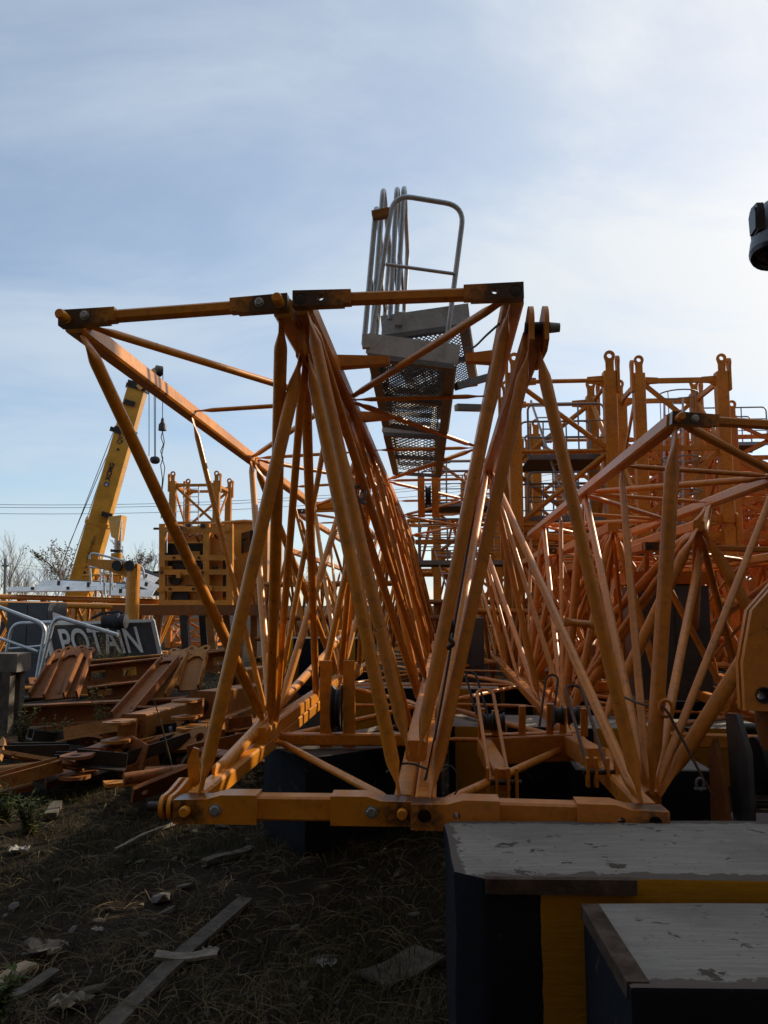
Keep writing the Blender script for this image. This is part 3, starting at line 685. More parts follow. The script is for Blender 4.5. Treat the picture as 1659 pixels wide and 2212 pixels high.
MB().plate([(-0.17, -0.30), (0.12, -0.34), (0.17, 0.28), (-0.02, 0.30), (-0.17, 0.10)], [], wc - S * 0.30, T, Z, 0.03).build('side_frame', 'winch_grey', wt)
for zz in (0.22, -0.22): MB().tube(wc - S * 0.3 + Z * zz, wc + S * 0.6 + Z * zz, 0.025, 12).build('tie_rod', 'winch_grey', wt)
MB().plate([(-0.1, -0.32), (0.22, -0.34), (0.2, 0.18), (0.1, 0.26), (-0.02, 0.05)], [], wc - S * 0.40 - Z * 0.12, T, Z, 0.03).build('foot_plate', 'rusty_orange', wt)
MB().beam(wc - S * 0.35 - Z * 0.37, wc + S * 0.7 - Z * 0.37, 0.5, 0.08, Z).build('base_frame', 'winch_grey', wt)
for x_ in (-0.3, 0.6): MB().beam(wc + S * x_ - Z * 0.41, V((wc.x, wc.y, -0.03)) + S * x_, 0.4, 0.12, T).build('sleeper', 'dark_steel', wt)
cable('sling_rope', [P(1345, 1505, 5.3), P(1390, 1522, 5.0), P(1432, 1527, 4.85), P(1470, 1590, 4.8), P(1510, 1665, 4.7), P(1540, 1720, 4.65)], 0.009, 'rope_rust', 'rusty wire sling running through a ring on the thick right tube', 'sling')
rg = P(1438, 1530, 4.86)
MB().path([rg + S * (0.04 * math.cos(a)) + Z * (0.05 * math.sin(a)) for a in [i * 2 * math.pi / 12 for i in range(12)]], 0.012, 8, True).build('sling_ring', 'orange_paint', secE['t'])
sc_ = P(1512, 1694, 4.67)
one('shackle', MB().path([sc_ + V((0.022 * math.cos(k * math.pi / 7), 0.0, 0.034 * math.sin(k * math.pi / 7))) for k in range(14)], 0.009, 8, True).tube(sc_ + V((-0.034, 0, -0.026)), sc_ + V((0.034, 0, -0.026)), 0.009, 8), 'galvanised_dull', 'galvanised shackle at the foot of the rusty sling', 'shackle')

# ------------------------------------------------------------------ lamp head at the top right corner, on a pole outside the picture
lc = P(1668, 500, 4.2)
lt = thing('flood_lamp', 'dark grey lamp head hanging into the sky at the right edge', 'lamp', lc)
ax = (Z * -0.94 + S * -0.18 + T * -0.28).normalized()
def lathe(m, c, ax_, prof, n=22):
    a, s_, u = basis(ax_); return m.ring_loft([[c + a * d + s_ * (math.cos(i * 2 * math.pi / n) * r) + u * (math.sin(i * 2 * math.pi / n) * r) for i in range(n)] for d, r in prof])
lathe(MB(), lc, ax, [(-0.20, 0.03), (-0.17, 0.055), (-0.10, 0.075), (0.02, 0.08), (0.055, 0.083), (0.075, 0.104), (0.15, 0.109), (0.155, 0.109)]).build('housing', 'lamp_grey', lt)
lathe(MB(), lc, ax, [(0.150, 0.108), (0.165, 0.106), (0.178, 0.1), (0.178, 0.085), (0.150, 0.07)]).build('rim', 'lamp_black', lt)
lathe(MB(), lc, ax, [(0.140, 0.086), (0.16, 0.08), (0.168, 0.05), (0.17, 0.01)]).build('lens', 'navy_glass', lt)
pc = lc - S * 0.085 + Z * 0.045 - T * 0.03
MB().plate([(-0.05, -0.07), (0.05, -0.085), (0.06, 0.05), (0.03, 0.085), (-0.045, 0.08), (-0.06, 0.03)], [], pc, T, Z, 0.035).build('side_pod', 'lamp_black', lt)
MB().plate([(-0.038, -0.055), (0.038, -0.065), (0.045, 0.035), (0.02, 0.065), (-0.035, 0.06), (-0.045, 0.02)], [], pc - S * 0.021, T, Z, 0.012).build('pod_face', 'lamp_grey', lt)
MB().path(fillet([lc - ax * 0.17, lc - ax * 0.26 + S * 0.15, lc + S * 1.3 + Z * 0.35], 0.1), 0.028, 10).build('bracket_arm', 'lamp_grey', lt)
MB().tube(V((lc.x + 1.3, lc.y - .1, 0)), lc + S * 1.3 + Z * 0.6, 0.06, 12).build('pole', 'pole_grey', lt)

# ------------------------------------------------------------------ standing tower mast sections
def mast_proto(wd, ht, ps, mat, flat, levels=2, cross=False):
    """one mast section: four posts with eye lugs, girts, diagonals, gussets; built at the origin"""
    root = bpy.data.objects.new('mast_section', None); col.objects.link(root)
    h = wd / 2; X, Y = V((1, 0, 0)), V((0, 1, 0))
    for sx in (-1, 1):
        for sy in (-1, 1):
            c = V((sx * h, sy * h, 0))
            MB().beam(c + Z * 0.02, c + Z * ht, ps, ps, Y, 0.015).build('post', mat, root)
            for (dx, dy, up) in ((0.0, -sy * ps * 0.32, 0.30), (sx * ps * 0.62, sy * 0.06, 0.20)):
                ol = [(-0.075, -0.42), (0.075, -0.42), (0.075, up - 0.12), (0.105, up - 0.02)] + arc(0, up, 0.105, 0, 180, 8) + [(-0.105, up - 0.02), (-0.075, up - 0.12)]
                e1 = X if dx == 0 else Y
                MB().plate(ol, [circ(0, up, 0.05, 12)], c + V((dx, dy + (sy * ps * .62 if dx == 0 else 0), ht)), e1, Z, 0.055).build('eye_lug', mat, root)
    lh = ht / levels
    faces = [(V((-h, -h, 0)), V((h, -h, 0))), (V((h, -h, 0)), V((h, h, 0))), (V((h, h, 0)), V((-h, h, 0))), (V((-h, h, 0)), V((-h, -h, 0)))]
    for fi, (a, b) in enumerate(faces):
        d = (b - a).normalized()
        for l in range(levels + 1):
            z = min(max(0.12, l * lh), ht - 0.16)
            if flat: MB().beam(a + Z * z, b + Z * z, 0.07, 0.11, Z).build('girt', mat, root)
            else: MB().tube(a + Z * z, b + Z * z, 0.042, 9).build('girt', mat, root)
            for p, s_ in ((a, 1), (b, -1)):
                ol = [(ps * .45, -0.15), (0.26, -0.07), (0.42, -0.06), (0.42, 0.07), (ps * .45, 0.09)]
                if l in (0, levels): MB().plate(ol, [], p + Z * z, d * s_, Z, 0.045).build('gusset', mat, root)
        for l in range(levels):
            z0, z1 = max(0.14, l * lh) + 0.05, min((l + 1) * lh, ht - 0.16) - 0.06
            p, q = (a, b) if (l + fi) % 2 == 0 else (b, a)
            dd = (q - p).normalized() * 0.1
            if flat: MB().beam(p + dd + Z * z0, q - dd + Z * z1, 0.05, 0.10, d.cross(Z).cross(q - p)).build('diagonal', mat, root)
            else: MB().tube(p + dd + Z * z0, q - dd + Z * z1, 0.05, 9).build('diagonal', mat, root)
            if cross: MB().beam(p + dd + Z * z1 + d.cross(Z) * 0.055, q - dd + Z * z0 + d.cross(Z) * 0.055, 0.05, 0.09, d.cross(Z).cross(q - p)).build('diagonal', mat, root)
    return root
protos = []
def mast(proto, base, label, first=[]):
    o = proto if proto not in first else copy_tree(proto)
    first.append(proto)
    o.location = base[0:3]; o.rotation_euler = (0, 0, base[3])
    tag(o, label, 'mast section', 'tower mast sections standing behind on the right')
    return o
MA = mast_proto(1.82, 3.08, 0.24, 'mast_paint', False, 2)
MC = mast_proto(1.78, 3.35, 0.25, 'mast_paint', True, 2)
MR = mast_proto(1.78, 3.2, 0.22, 'mast_paint_red', True, 3, True)
def at(x, wv, z=0.0):
    r = ray(x, 1305); p = CAM + r * (wv / r.dot(T)); return V((p.x, p.y, z))
def spot(xl, xr, wv, z, wd):
    c = (at(xl, wv) + at(xr, wv)) / 2 + T * (wd / 2); return (c.x, c.y, z, -YAW)
mast(MA, spot(1124, 1328, 15.3, 0.0, 1.82), 'lower orange mast section behind the upright right jib, under the railed one')
mast(MA, spot(1124, 1328, 15.3, 3.08, 1.82), 'upper orange mast section holding the grey railed platform, left of the caged ladder')
mast(MC, spot(1402, 1577, 17.6, 0.0, 1.78), 'lower orange mast section under the one with the caged ladder')
mast(MC, spot(1402, 1577, 17.6, 3.42, 1.78), 'upper orange mast section with the caged ladder inside, tallest on the right')
mast(MR, spot(1602, 1760, 20.5, 0.0, 1.78), 'lower reddish mast section at the right edge, far behind')
mast(MR, spot(1602, 1760, 20.5, 3.25, 1.78), 'upper reddish mast section at the right edge, far behind')
mast(MR, spot(1345, 1490, 22.5, 0.0, 1.78), 'lower reddish mast section glimpsed between the two nearest masts')
mast(MR, spot(1345, 1490, 22.5, 3.25, 1.78), 'upper reddish mast section glimpsed between the two nearest masts')
mast(MA, spot(946, 1077, 24.0, 0.0, 1.82), 'lower orange mast section left of the railed mast, deep behind the leaning tubes')
mast(MA, spot(946, 1077, 24.0, 3.1, 1.82), 'upper mast section left of the railed mast, below the walkway trays')
mast(MC, spot(1200, 1320, 25.0, 0.0, 1.78), 'dim mast section far behind the railed mast')
mast(MC, spot(1500, 1600, 30.0, 0.0, 1.78), 'lower distant mast section behind the caged ladder mast')
mast(MC, spot(1500, 1600, 30.0, 3.42, 1.78), 'upper distant mast section behind the caged ladder mast')
mast(MR, spot(1640, 1740, 31.0, 3.25, 1.78), 'upper distant reddish mast section cut by the right edge')
mast(MR, spot(1640, 1740, 31.0, 0.0, 1.78), 'lower distant reddish mast section cut by the right edge')

mast(MA, spot(1175, 1310, 21.0, 0.0, 1.82), 'lower orange mast section directly behind the railed mast')
mast(MA, spot(1175, 1310, 21.0, 3.08, 1.82), 'upper orange mast section directly behind the railed mast')
mast(MR, spot(1440, 1580, 23.0, 0.0, 1.78), 'lower reddish mast section directly behind the caged ladder mast')
mast(MR, spot(1440, 1580, 23.0, 3.25, 1.78), 'upper reddish mast section directly behind the caged ladder mast')
mast(MR, spot(1585, 1700, 27.0, 3.25, 1.78), 'upper reddish mast section in the third row at right')
mast(MR, spot(1585, 1700, 27.0, 0.0, 1.78), 'lower reddish mast section in the third row at right')
mast(MA, spot(1012, 1118, 29.5, 0.0, 1.82), 'lower mast section far behind the leaning middle tubes')
mast(MA, spot(1012, 1118, 29.5, 3.1, 1.82), 'upper mast section far behind the leaning middle tubes')
mast(MC, spot(1232, 1330, 31.0, 0.0, 1.78), 'lower mast section in the farthest row behind the railed mast')
mast(MC, spot(1232, 1330, 31.0, 3.42, 1.78), 'upper mast section in the farthest row behind the railed mast')
mast(MR, spot(1352, 1452, 31.0, 0.0, 1.78), 'lower reddish mast section in the farthest row behind the caged ladder')
mast(MR, spot(1352, 1452, 31.0, 3.25, 1.78), 'upper reddish mast section in the farthest row behind the caged ladder')
# unseen mast sections added at right to throw lattice shade on the front sections
for (x, y, lab) in SHADE_MASTS:
    for k in range(3 if x < 8 else 2): mast(MC if k % 2 else MA, (x, y, (0, 3.1, 6.5)[k], R(12 + 9 * k)), lab % ('lower', 'middle', 'upper')[k])

# platforms, rails and ladders on the masts
def platform(label, xl, xr, y, wv, depth, rail_h, parent=None):
    a, b = PW(xl, y, wv), PW(xr, y, wv); b.z = a.z
    t = thing('mast_platform', label, 'platform', a, 'grey railed platforms on the masts')
    X = (b - a).normalized(); w_ = (b - a).length
    MB().beam(a, b, 0.06, 0.10, Z).build('front_channel', 'galvanised_dull', t)
    MB().beam(a + T * depth, b + T * depth, 0.06, 0.10, Z).build('rear_channel', 'galvanised_dull', t)
    MB().box((a + b) / 2 + T * depth / 2, X, T, Z, w_ / 2, depth / 2 - 0.04, 0.02).build('deck', 'dark_steel', t)
    for off in (0.0, depth):
        p, q = a + T * off, b + T * off
        MB().path(fillet([p, p + Z * rail_h, q + Z * rail_h, q], 0.14, 5), 0.022, 8).build('handrail', 'galvanised_dull', t)
        for fz in (0.36, 0.68): MB().tube(p + Z * rail_h * fz, q + Z * rail_h * fz, 0.014, 6).build('mid_rail', 'galvanised_dull', t)
        for fx in (0.33, 0.66): MB().tube(p.lerp(q, fx), p.lerp(q, fx) + Z * rail_h, 0.017, 6).build('rail_post', 'galvanised_dull', t)
    return t
platform('grey railed platform in the upper right mast, beside the slanting ladder', 1142, 1308, 988, 15.5, 1.5, 1.05)
platform('lower grey platform in the railed mast, half hidden by tubes', 1142, 1308, 1120, 15.5, 1.5, 0.9)
platform('grey railed platform deep between the masts, left of the slanting ladder', 905, 1088, 1090, 18.4, 1.3, 1.0)
platform('lower grey railed platform low behind the leaning middle tubes', 905, 1095, 1215, 18.4, 1.3, 1.0)
platform('far grey railed platform behind the red masts at the right edge', 1500, 1659, 960, 24.0, 1.2, 1.1)
def ladder(label, p, q, wd, rungs, side=None, cage=False):
    t = thing('ladder', label, 'ladder', V(p)); s_ = (side or S) * (wd / 2)
    for sg in (-1, 1): MB().beam(V(p) + s_ * sg, V(q) + s_ * sg, 0.035, 0.07, T).build('rail', 'galvanised', t)
    for i in range(rungs):
        c = V(p).lerp(V(q), (i + 0.5) / rungs); MB().tube(c - s_, c + s_, 0.015, 6).build('rung', 'galvanised', t)
    if cage:
        zt_ = V(q).z
        for k in range(5):
            c = V(q) - Z * (k * 0.75)
            MB().path([c + S * (0.42 * math.cos(a)) + T * (-0.35 + 0.42 * math.sin(a)) for a in [i * 2 * math.pi / 20 for i in range(20)]], 0.016, 6, True).build('hoop', 'galvanised_dull', t)
        for a in (0.6, 1.57, 2.5, 3.9, 5.5):
            o_ = S * (0.42 * math.cos(a)) + T * (-0.35 + 0.42 * math.sin(a))
            MB().beam(V(q) + o_, V(q) + o_ - Z * 3.2, 0.012, 0.03, T).build('cage_strip', 'galvanised_dull', t)
    return t
ladder('aluminium ladder slanting through the railed mast', PW(1252, 1120, 15.6), PW(1165, 865, 15.9), 0.34, 10)
ladder('short aluminium ladder low in the railed mast', PW(1235, 1330, 15.6), PW(1175, 1120, 15.9), 0.34, 8)
ladder('upright ladder with round safety cage inside the tallest mast', PW(1455, 1260, 18.5), PW(1455, 860, 18.6), 0.42, 16, cage=True)
ladder('slanting ladder low behind the middle tubes', PW(1000, 1330, 18.3), PW(955, 1190, 18.5), 0.34, 7)
# dark cabinets low between the masts
def cabinet(label, x0, x1, y0, y1, wv, dp, mat, extra=None, rz=0.0):
    a = PW(x0, y1, wv); b = PW(x1, y1, wv); top = PW(x0, y0, wv).z; zb_ = max(0.0, min(a.z, b.z) if extra != 'floor' else 0.0)
    X = (b - a); X.z = 0; w_ = X.length; X.normalize(); Yd = Z.cross(X)
    t = thing('electrical_cabinet', label, 'cabinet', V((a.x, a.y, zb_)))
    c = V((a.x, a.y, 0)) + X * (w_ / 2) + Yd * (dp / 2)
    MB().box(V((c.x, c.y, (top + zb_) / 2)), X, Yd, Z, w_ / 2, dp / 2, (top - zb_) / 2).build('body', mat, t)
    for i in range(2):
        cx = c - Yd * (dp / 2 + 0.008) + X * (w_ * (-0.25 + 0.5 * i)); MB().box(V((cx.x, cx.y, (top + zb_) / 2)), X, Yd, Z, w_ * 0.235, 0.008, (top - zb_) * 0.46).build('door', mat, t)
        for k in range(7):
            q = cx - Yd * 0.012; MB().box(V((q.x, q.y, zb_ + (top - zb_) * (0.25 + 0.045 * k))), X, Yd, Z, w_ * 0.13, 0.006, (top - zb_) * 0.012).build('louvre', mat, t)
    return t
cabinet('dark grey cabinet standing low behind the middle sections', 985, 1046, 1335, 1420, 12.5, 0.7, 'grey_enamel', 'floor')
cabinet('dark grey cabinet with pressed louvres behind the right crossing tubes', 1385, 1540, 1265, 1470, 9.2, 0.8, 'grey_enamel', 'floor')
MB().box(PW(1450, 1248, 9.2) + T * 0.4, S, T, Z, 0.46, 0.42, 0.07).build('lid', 'mast_paint_red', bpy.data.objects['electrical_cabinet.001'])

# ------------------------------------------------------------------ truck crane boom far left
bd = 34.0; bk = 1.36 * 1.2
b0, b1 = P(166, 1300, bd), P(298, 838, bd)
ba = (b1 - b0).normalized(); bn = (CAM - b0); bn = (bn - ba * bn.dot(ba)).normalized(); bs = ba.cross(bn) * -1
if bs.x < 0: bs = -bs
ct = thing('truck_crane', 'yellow telescopic crane boom with black lettering rising at far left', 'crane', V((b0.x, b0.y, 0)))
def boom_ring(p, wd, dp):
    o = [(-wd, 0), (-wd * .96, dp * .18), (wd * .62, dp * .22), (wd, -dp * .28), (wd, -dp), (-wd, -dp)]
    return [p + bs * x + bn * y for x, y in o]
MB().ring_loft([boom_ring(b0.lerp(b1, t_), w_ * bk, 0.6 * bk) for t_, w_ in ((-0.12, .345), (0.36, .325))]).build('base_boom', 'boom_yellow', ct)
MB().ring_loft([boom_ring(b0.lerp(b1, t_), w_ * bk, 0.52 * bk) for t_, w_ in ((0.34, .295), (1.0, .265))]).build('inner_boom', 'boom_yellow', ct)
for t_, w_ in ((0.365, .36), (0.80, .30), (1.0, .31), (1.015, .29)):
    MB().ring_loft([boom_ring(b0.lerp(b1, t_ - 0.008) + bn * 0.02, w_ * bk, 0.62 * bk), boom_ring(b0.lerp(b1, t_ + 0.008) + bn * 0.02, w_ * bk, 0.62 * bk)]).build('collar', 'dark_steel' if t_ > .7 else 'boom_yellow', ct)
cyt, cyb = P(257, 1120, bd - 0.4), P(252, 1265, bd - 0.4)
MB().plate([(0, 0), (0.57, 0.07), (0.46, -1.0), (0.16, -0.84)], [], P(240, 1118, bd - 0.2), S, Z, 0.6).build('cylinder_bracket', 'boom_yellow', ct)
MB().tube(cyb, cyt + Z * -0.05, 0.15, 14).build('lift_rod', 'steel_bright', ct)
MB().tube(P(251, 1330, bd - 0.4), P(252, 1195, bd - 0.4), 0.23, 14).build('lift_cylinder', 'boom_yellow', ct)
MB().tube(P(252, 1192, bd - 0.4), P(252, 1187, bd - 0.4), 0.255, 14).build('gland', 'dark_steel', ct)
disc(MB(), P(343, 801, bd - 0.1), S + T * 0.8, 0.22, 0.25).build('head_sheave', 'dark_steel', ct)
MB().beam(b1 + bn * 0.1, P(341, 803, bd), 0.3, 0.38, Z).build('jib_head', 'boom_yellow', ct)
disc(MB(), P(330, 822, bd - 0.2), S, 0.19, 0.27).build('head_sheave', 'dark_steel', ct)
for x_, y_ in ((280, 870), (249, 929), (231, 1112)): MB().box(P(x_, y_, bd - 0.2), bs, ba, bn, 0.22, 0.1, 0.14).build('rope_guide', 'dark_steel', ct)
for xa, ya, xb, yb in ((322, 842, 322, 985), (336, 838, 336, 990), (333, 838, 334, 990), (352, 803, 351, 905)): MB().tube(P(xa, ya, bd), P(xb, yb, bd), 0.017, 5).build('hoist_rope', 'wire_black', ct)
for xa, ya, xb, yb in ((290, 845, 150, 1175), (246, 930, 118, 1260), (250, 935, 140, 1262)): MB().tube(P(xa, ya, bd + .6), P(xb, yb, bd + .6), 0.016, 5).build('stay_rope', 'wire_black', ct)
lathe(MB(), P(335, 993, bd), Z, [(-0.17, 0.11), (-0.11, 0.19), (0.0, 0.22), (0.1, 0.18), (0.14, 0.07)]).build('hook_block', 'black_rubber', ct)
lathe(MB(), P(351, 919, bd), Z, [(-0.22, 0.17), (0.03, 0.16), (0.14, 0.08), (0.27, 0.07), (0.33, 0.03)]).build('ball_weight', 'black_rubber', ct)
MB().path([P(x, y, bd) for x, y in ((351, 932), (348, 945), (353, 960), (347, 975), (352, 990), (347, 1005), (351, 1035), (349, 1060), (348, 1120))], 0.022, 5).build('sling', 'wire_black', ct)
MB().path([P(x, y, bd) for x, y in ((351, 932), (355, 955), (349, 985), (356, 1010), (350, 1060), (352, 1120))], 0.022, 5).build('sling', 'wire_black', ct)
MB().box(V((b0.x, b0.y + 0.6, 1.05)), S, T, Z, 1.6, 1.1, 0.55).build('slewing_deck', 'boom_yellow', ct)
MB().box(V((b0.x + 0.4, b0.y + 1.0, 0.62)), S, T, Z, 3.8, 1.2, 0.22).build('carrier_frame', 'dark_steel', ct)
for dx in (-2.8, -1.4, 1.6, 3.0): disc(MB(), V((b0.x + dx, b0.y - 0.3, 0.5)), T, 0.5, 0.32).build('wheel', 'black_rubber', ct)
dg = None
def lettering(text, o, ex, ey, size, mat, parent, name='lettering', bold=0.0, align='LEFT'):
    cu = bpy.data.curves.new('t', 'FONT'); cu.body = text; cu.size = size; cu.align_x = align; cu.align_y = 'CENTER'; cu.offset = bold; cu.extrude = 0.004
    ob = bpy.data.objects.new('t', cu); col.objects.link(ob); bpy.context.view_layer.update()
    me = bpy.data.meshes.new_from_object(ob.evaluated_get(bpy.context.evaluated_depsgraph_get()))
    bpy.data.objects.remove(ob)
    ez = ex.cross(ey); m = MB(); m.v = [o + ex * v.co.x + ey * v.co.y + ez * v.co.z for v in me.vertices]; m.f = [tuple(p.vertices) for p in me.polygons]
    return m.build(name, mat, parent, smooth=False)
fo = bn * (0.52 * bk * .22 + 0.012)
lettering('QY25K-I', b0.lerp(b1, 0.735) - bs * 0.11 + fo, ba, -bs, 0.26, 'lettering_black', ct, bold=0.004)
lettering('XCMG', b0.lerp(b1, 0.565) - bs * 0.15 + fo, ba, -bs, 0.26, 'lettering_black', ct, bold=0.01)
lg = b0.lerp(b1, 0.548) - bs * 0.15 + fo
MB().box(lg, ba, bs, bn, 0.09, 0.09, 0.006).build('emblem', 'lettering_blue', ct)
MB().plate([(-0.06, -0.06), (0.06, 0), (-0.06, 0.06)], [[(-0.03, -0.022), (0.016, 0), (-0.03, 0.022)]], lg + bn * 0.01, ba, bs, 0.006).build('emblem_mark', 'lettering_white', ct)
MB().box(b0.lerp(b1, 0.71) - bs * 0.09 + fo, ba, bs, bn, 0.05, 0.045, 0.006).build('emblem_mark', 'lettering_black', ct)
fo2 = bn * (0.6 * bk * .22 + 0.02)
MB().plate([(-0.05, -0.055), (0.07, 0), (-0.05, 0.055)], [[(-0.028, -0.028), (0.035, 0), (-0.028, 0.028)]], b0.lerp(b1, 0.168) - bs * 0.02 + fo2, ba, bs, 0.006).build('warning_mark', 'lettering_black', ct)
lettering('\u8d77\u91cd\u81c2\u4e0b\u4e25\u7981\u7ad9\u4eba', b0.lerp(b1, 0.185) - bs * 0.02 + fo2, ba, -bs, 0.155, 'lettering_black', ct)
MB().box(b0.lerp(b1, 0.14) - bs * 0.02 + fo2, ba, bs, bn, 0.055, 0.045, 0.006).build('emblem_mark', 'lettering_black', ct)

# ------------------------------------------------------------------ stack of winch frames and cab, left of the front tubes
cd = 20.0
c0 = PW(342, 1308, cd); c1 = PW(505, 1308, cd)
cs = thing('mechanism_stack', 'orange stack of open machinery frames with dark windows, left of the front tubes', 'machinery', V((c0.x, c0.y, c0.z)))
cX = (c1 - c0).normalized(); cw = (c1 - c0).length
def C(x, y, b=0.0): return PW(x, y, cd) + T * b
CM = 'cab_orange'
for x in (352, 447, 497): 
    for b_ in (0.0, 1.4): MB().beam(C(x, 1308, b_), C(x, 1132, b_), 0.16, 0.16, T, 0.01).build('post', CM, cs)
for y in (1145, 1205, 1236, 1272, 1302): 
    for b_ in (0.0, 1.4): MB().beam(C(346, y, b_ - 0.05 if b_ == 0 else b_), C(500, y, b_ - 0.05 if b_ == 0 else b_), 0.07, 0.135, Z).build('rail', CM, cs)
for y0, y1, m_ in ((1150, 1168, CM), (1172, 1200, 'navy_glass'), (1210, 1232, 'navy_glass'), (1240, 1268, CM), (1278, 1300, CM)):
    MB().box((C(355, y0, .25) + C(445, y1, .25)) / 2, S, T, Z, (C(445, y0) - C(355, y0)).length / 2, 0.02, (C(355, y0).z - C(355, y1).z) / 2).build('panel', m_, cs)
for x, y, r_ in ((385, 1213, 0.21), (375, 1250, 0.16), (385, 1290, 0.23)): disc(MB(), C(x, y, 0.15), T, r_, 0.08).build('drum', 'black_rubber', cs)
for i in range(44):
    x, y = rnd.uniform(348, 500), rnd.choice([1145, 1205, 1236, 1272]) + rnd.uniform(-10, 6)
    MB().box(C(x, y, rnd.uniform(-0.1, 0.25)), S, T, Z, rnd.uniform(.03, .13), .07, rnd.uniform(.03, .08)).build('fitting', rnd.choice([CM, CM, 'dark_steel', 'rusty_yellow']), cs)
for y in (1142, 1236): MB().tube(C(332, y), C(352, y), 0.03, 8).build('stub_pin', 'dark_steel', cs)
for x, y in ((378, 1205), (432, 1205), (370, 1272), (420, 1272), (352, 1237), (440, 1237)): disc(MB(), C(x, y, -0.1), T, 0.035, 0.03, 10).build('bolt', 'dark_steel', cs)
MB().box((C(346, 1135, 1.3) + C(500, 1306, 1.3)) / 2, S, T, Z, (C(500, 1200) - C(346, 1200)).length / 2, 0.03, (C(346, 1135).z - C(346, 1306).z) / 2).build('rear_sheet', CM, cs)
MB().beam(C(456, 1150, .3), C(456, 1300, .3), 0.5, 0.3, T).build('gear_case', CM, cs)
MB().beam(C(480, 1170, .3), C(480, 1290, .3), 0.3, 0.2, T).build('gear_case', 'dark_steel', cs)
for k in range(5): MB().path([C(405 + 18 * k, 1148 + 2 * k, .1), C(410 + 16 * k, 1160, 0.0), C(418 + 14 * k, 1152, 0.1), C(425 + 15 * k, 1170, .2)], 0.02, 5).build('hose', 'black_rubber', cs)
cabT = thing('cab', 'orange rounded operator cab with big dark window beside the machinery stack', 'cab', V((C(520, 1308, .6).x, C(520, 1308, .6).y, c0.z)))
prof = [(430, 1308), (560, 1308), (562, 1125), (556, 1119), (530, 1117), (490, 1120), (450, 1129), (430, 1134)]
MB().plate([((C(x, y) - C(430, 1308)).dot(S), C(x, y).z - C(430, 1308).z) for x, y in prof], [], C(430, 1308, 1.9), S, Z, 2.0).build('shell', CM, cabT)
MB().plate([((C(x, y) - C(430, 1308)).dot(S), C(x, y).z - C(430, 1308).z) for x, y in ((503, 1145), (548, 1132), (551, 1175), (503, 1190))], [], C(430, 1308, 0.885), S, Z, 0.02).build('window', 'navy_glass', cabT)
MB().path([C(x, y, 0.88) for x, y in ((372, 1142), (410, 1130), (460, 1122), (510, 1118), (552, 1121))], 0.045, 6).build('roof_edge', CM, cabT)
# support table under the stack
st = thing('support_table', 'brown steel table of beams and slanting legs carrying the machinery stack', 'support', V((c0.x, c0.y, 0)))
for b_ in (-0.1, 1.5):
    MB().beam(C(250, 1318, b_), C(580, 1318, b_), 0.24, 0.26, Z).build('beam', 'rusty_orange', st)
    for x, xx in ((300, 285), (400, 410), (455, 470), (520, 520)):
        a = C(x, 1326, b_); q = C(xx, 1420, b_); q.z = -0.02; MB().beam(a, q, 0.18, 0.18, T).build('leg', 'rusty_yellow' if x != 400 else 'dark_steel', st)
for x in (262, 330, 420, 500): MB().beam(C(x, 1318, -0.1), C(x, 1318, 1.5), 0.12, 0.12, Z).build('cross_beam', 'rusty_orange', st)
# davit arm
da = thing('davit_arm', 'orange davit arm on a round post in front of the white trays', 'davit', V((at(288, 18).x, at(288, 18).y, 0)))
MB().tube(at(287, 18, -0.02), PW(288, 1228, 18), 0.155, 14).build('post', 'cab_orange', da)
MB().ring_loft([[PW(x, y, 18) + T * a + Z * b for a, b in ((-.1, -k_), (.1, -k_), (.1, k_), (-.1, k_))] for x, y, k_ in ((193, 1214, .07), (240, 1222, .13), (300, 1236, .185))]).build('arm', 'cab_orange', da)
for x in (255, 282): disc(MB(), PW(x, 1222, 17.9), T, 0.12, 0.16, 14).build('roller', 'black_rubber', da)
# mast top section behind the cab
mt = mast(MR, spot(365, 464, 31.0, 0.0, 1.78), 'lower mast section hidden behind the machinery stack at left')
mt = mast(MC, spot(365, 464, 31.0, 3.25, 1.78), 'upper mast section rising behind the machinery stack at left')
ladder('pale ladder inside the mast behind the machinery stack', PW(412, 1200, 31.6), PW(414, 1048, 31.6), 0.6, 9)

# ------------------------------------------------------------------ lattice jibs lying across the yard
def lattice(label, a, b, ht, dp, n, mat, r=0.055, group='lattice jibs lying across the yard'):
    a, b = V(a), V(b); X = (b - a).normalized(); Yd = Z.cross(X).normalized(); L = (b - a).length
    t = thing('lattice_jib', label, 'lattice jib', V((a.x, a.y, a.z - ht)), group)
    top = [a, a + Yd * dp]; bot = a + Yd * (dp / 2) - Z * ht
    for p in top: MB().tube(p, p + X * L, r, 9).build('chord', mat, t)
    MB().tube(bot, bot + X * L, r, 9).build('apex_chord', mat, t)
    for i in range(n):
        x0, x1, x2 = L * i / n, L * (i + 0.5) / n, L * (i + 1) / n
        for p in top:
            MB().tube(p + X * x0, bot + X * x1, r * .55, 6).build('brace', mat, t); MB().tube(bot + X * x1, p + X * x2, r * .55, 6).build('brace', mat, t)
        MB().tube(top[0] + X * x0, top[1] + X * x1, r * .45, 6).build('lace', mat, t)
    return t
lattice('yellow round-tube lattice jib lying across at left under the white trays', PW(-60, 1287, 22.5), PW(345, 1300, 22.5), 1.5, 1.6, 8, 'yellow_paint', 0.075)
lattice('second yellow lattice jib lying across at left, just below the first', PW(-60, 1303, 21), PW(338, 1312, 21), 1.5, 1.3, 7, 'yellow_paint', 0.08)
lattice('far yellow lattice jib seen between the davit arm and the machinery', PW(180, 1243, 32), PW(420, 1238, 32), 1.5, 1.4, 9, 'yellow_paint', 0.05)
lattice('brown lattice jib lying far behind the leftmost front tubes', PW(540, 1262, 20), PW(905, 1258, 20), 1.4, 1.4, 9, 'rusty_yellow')
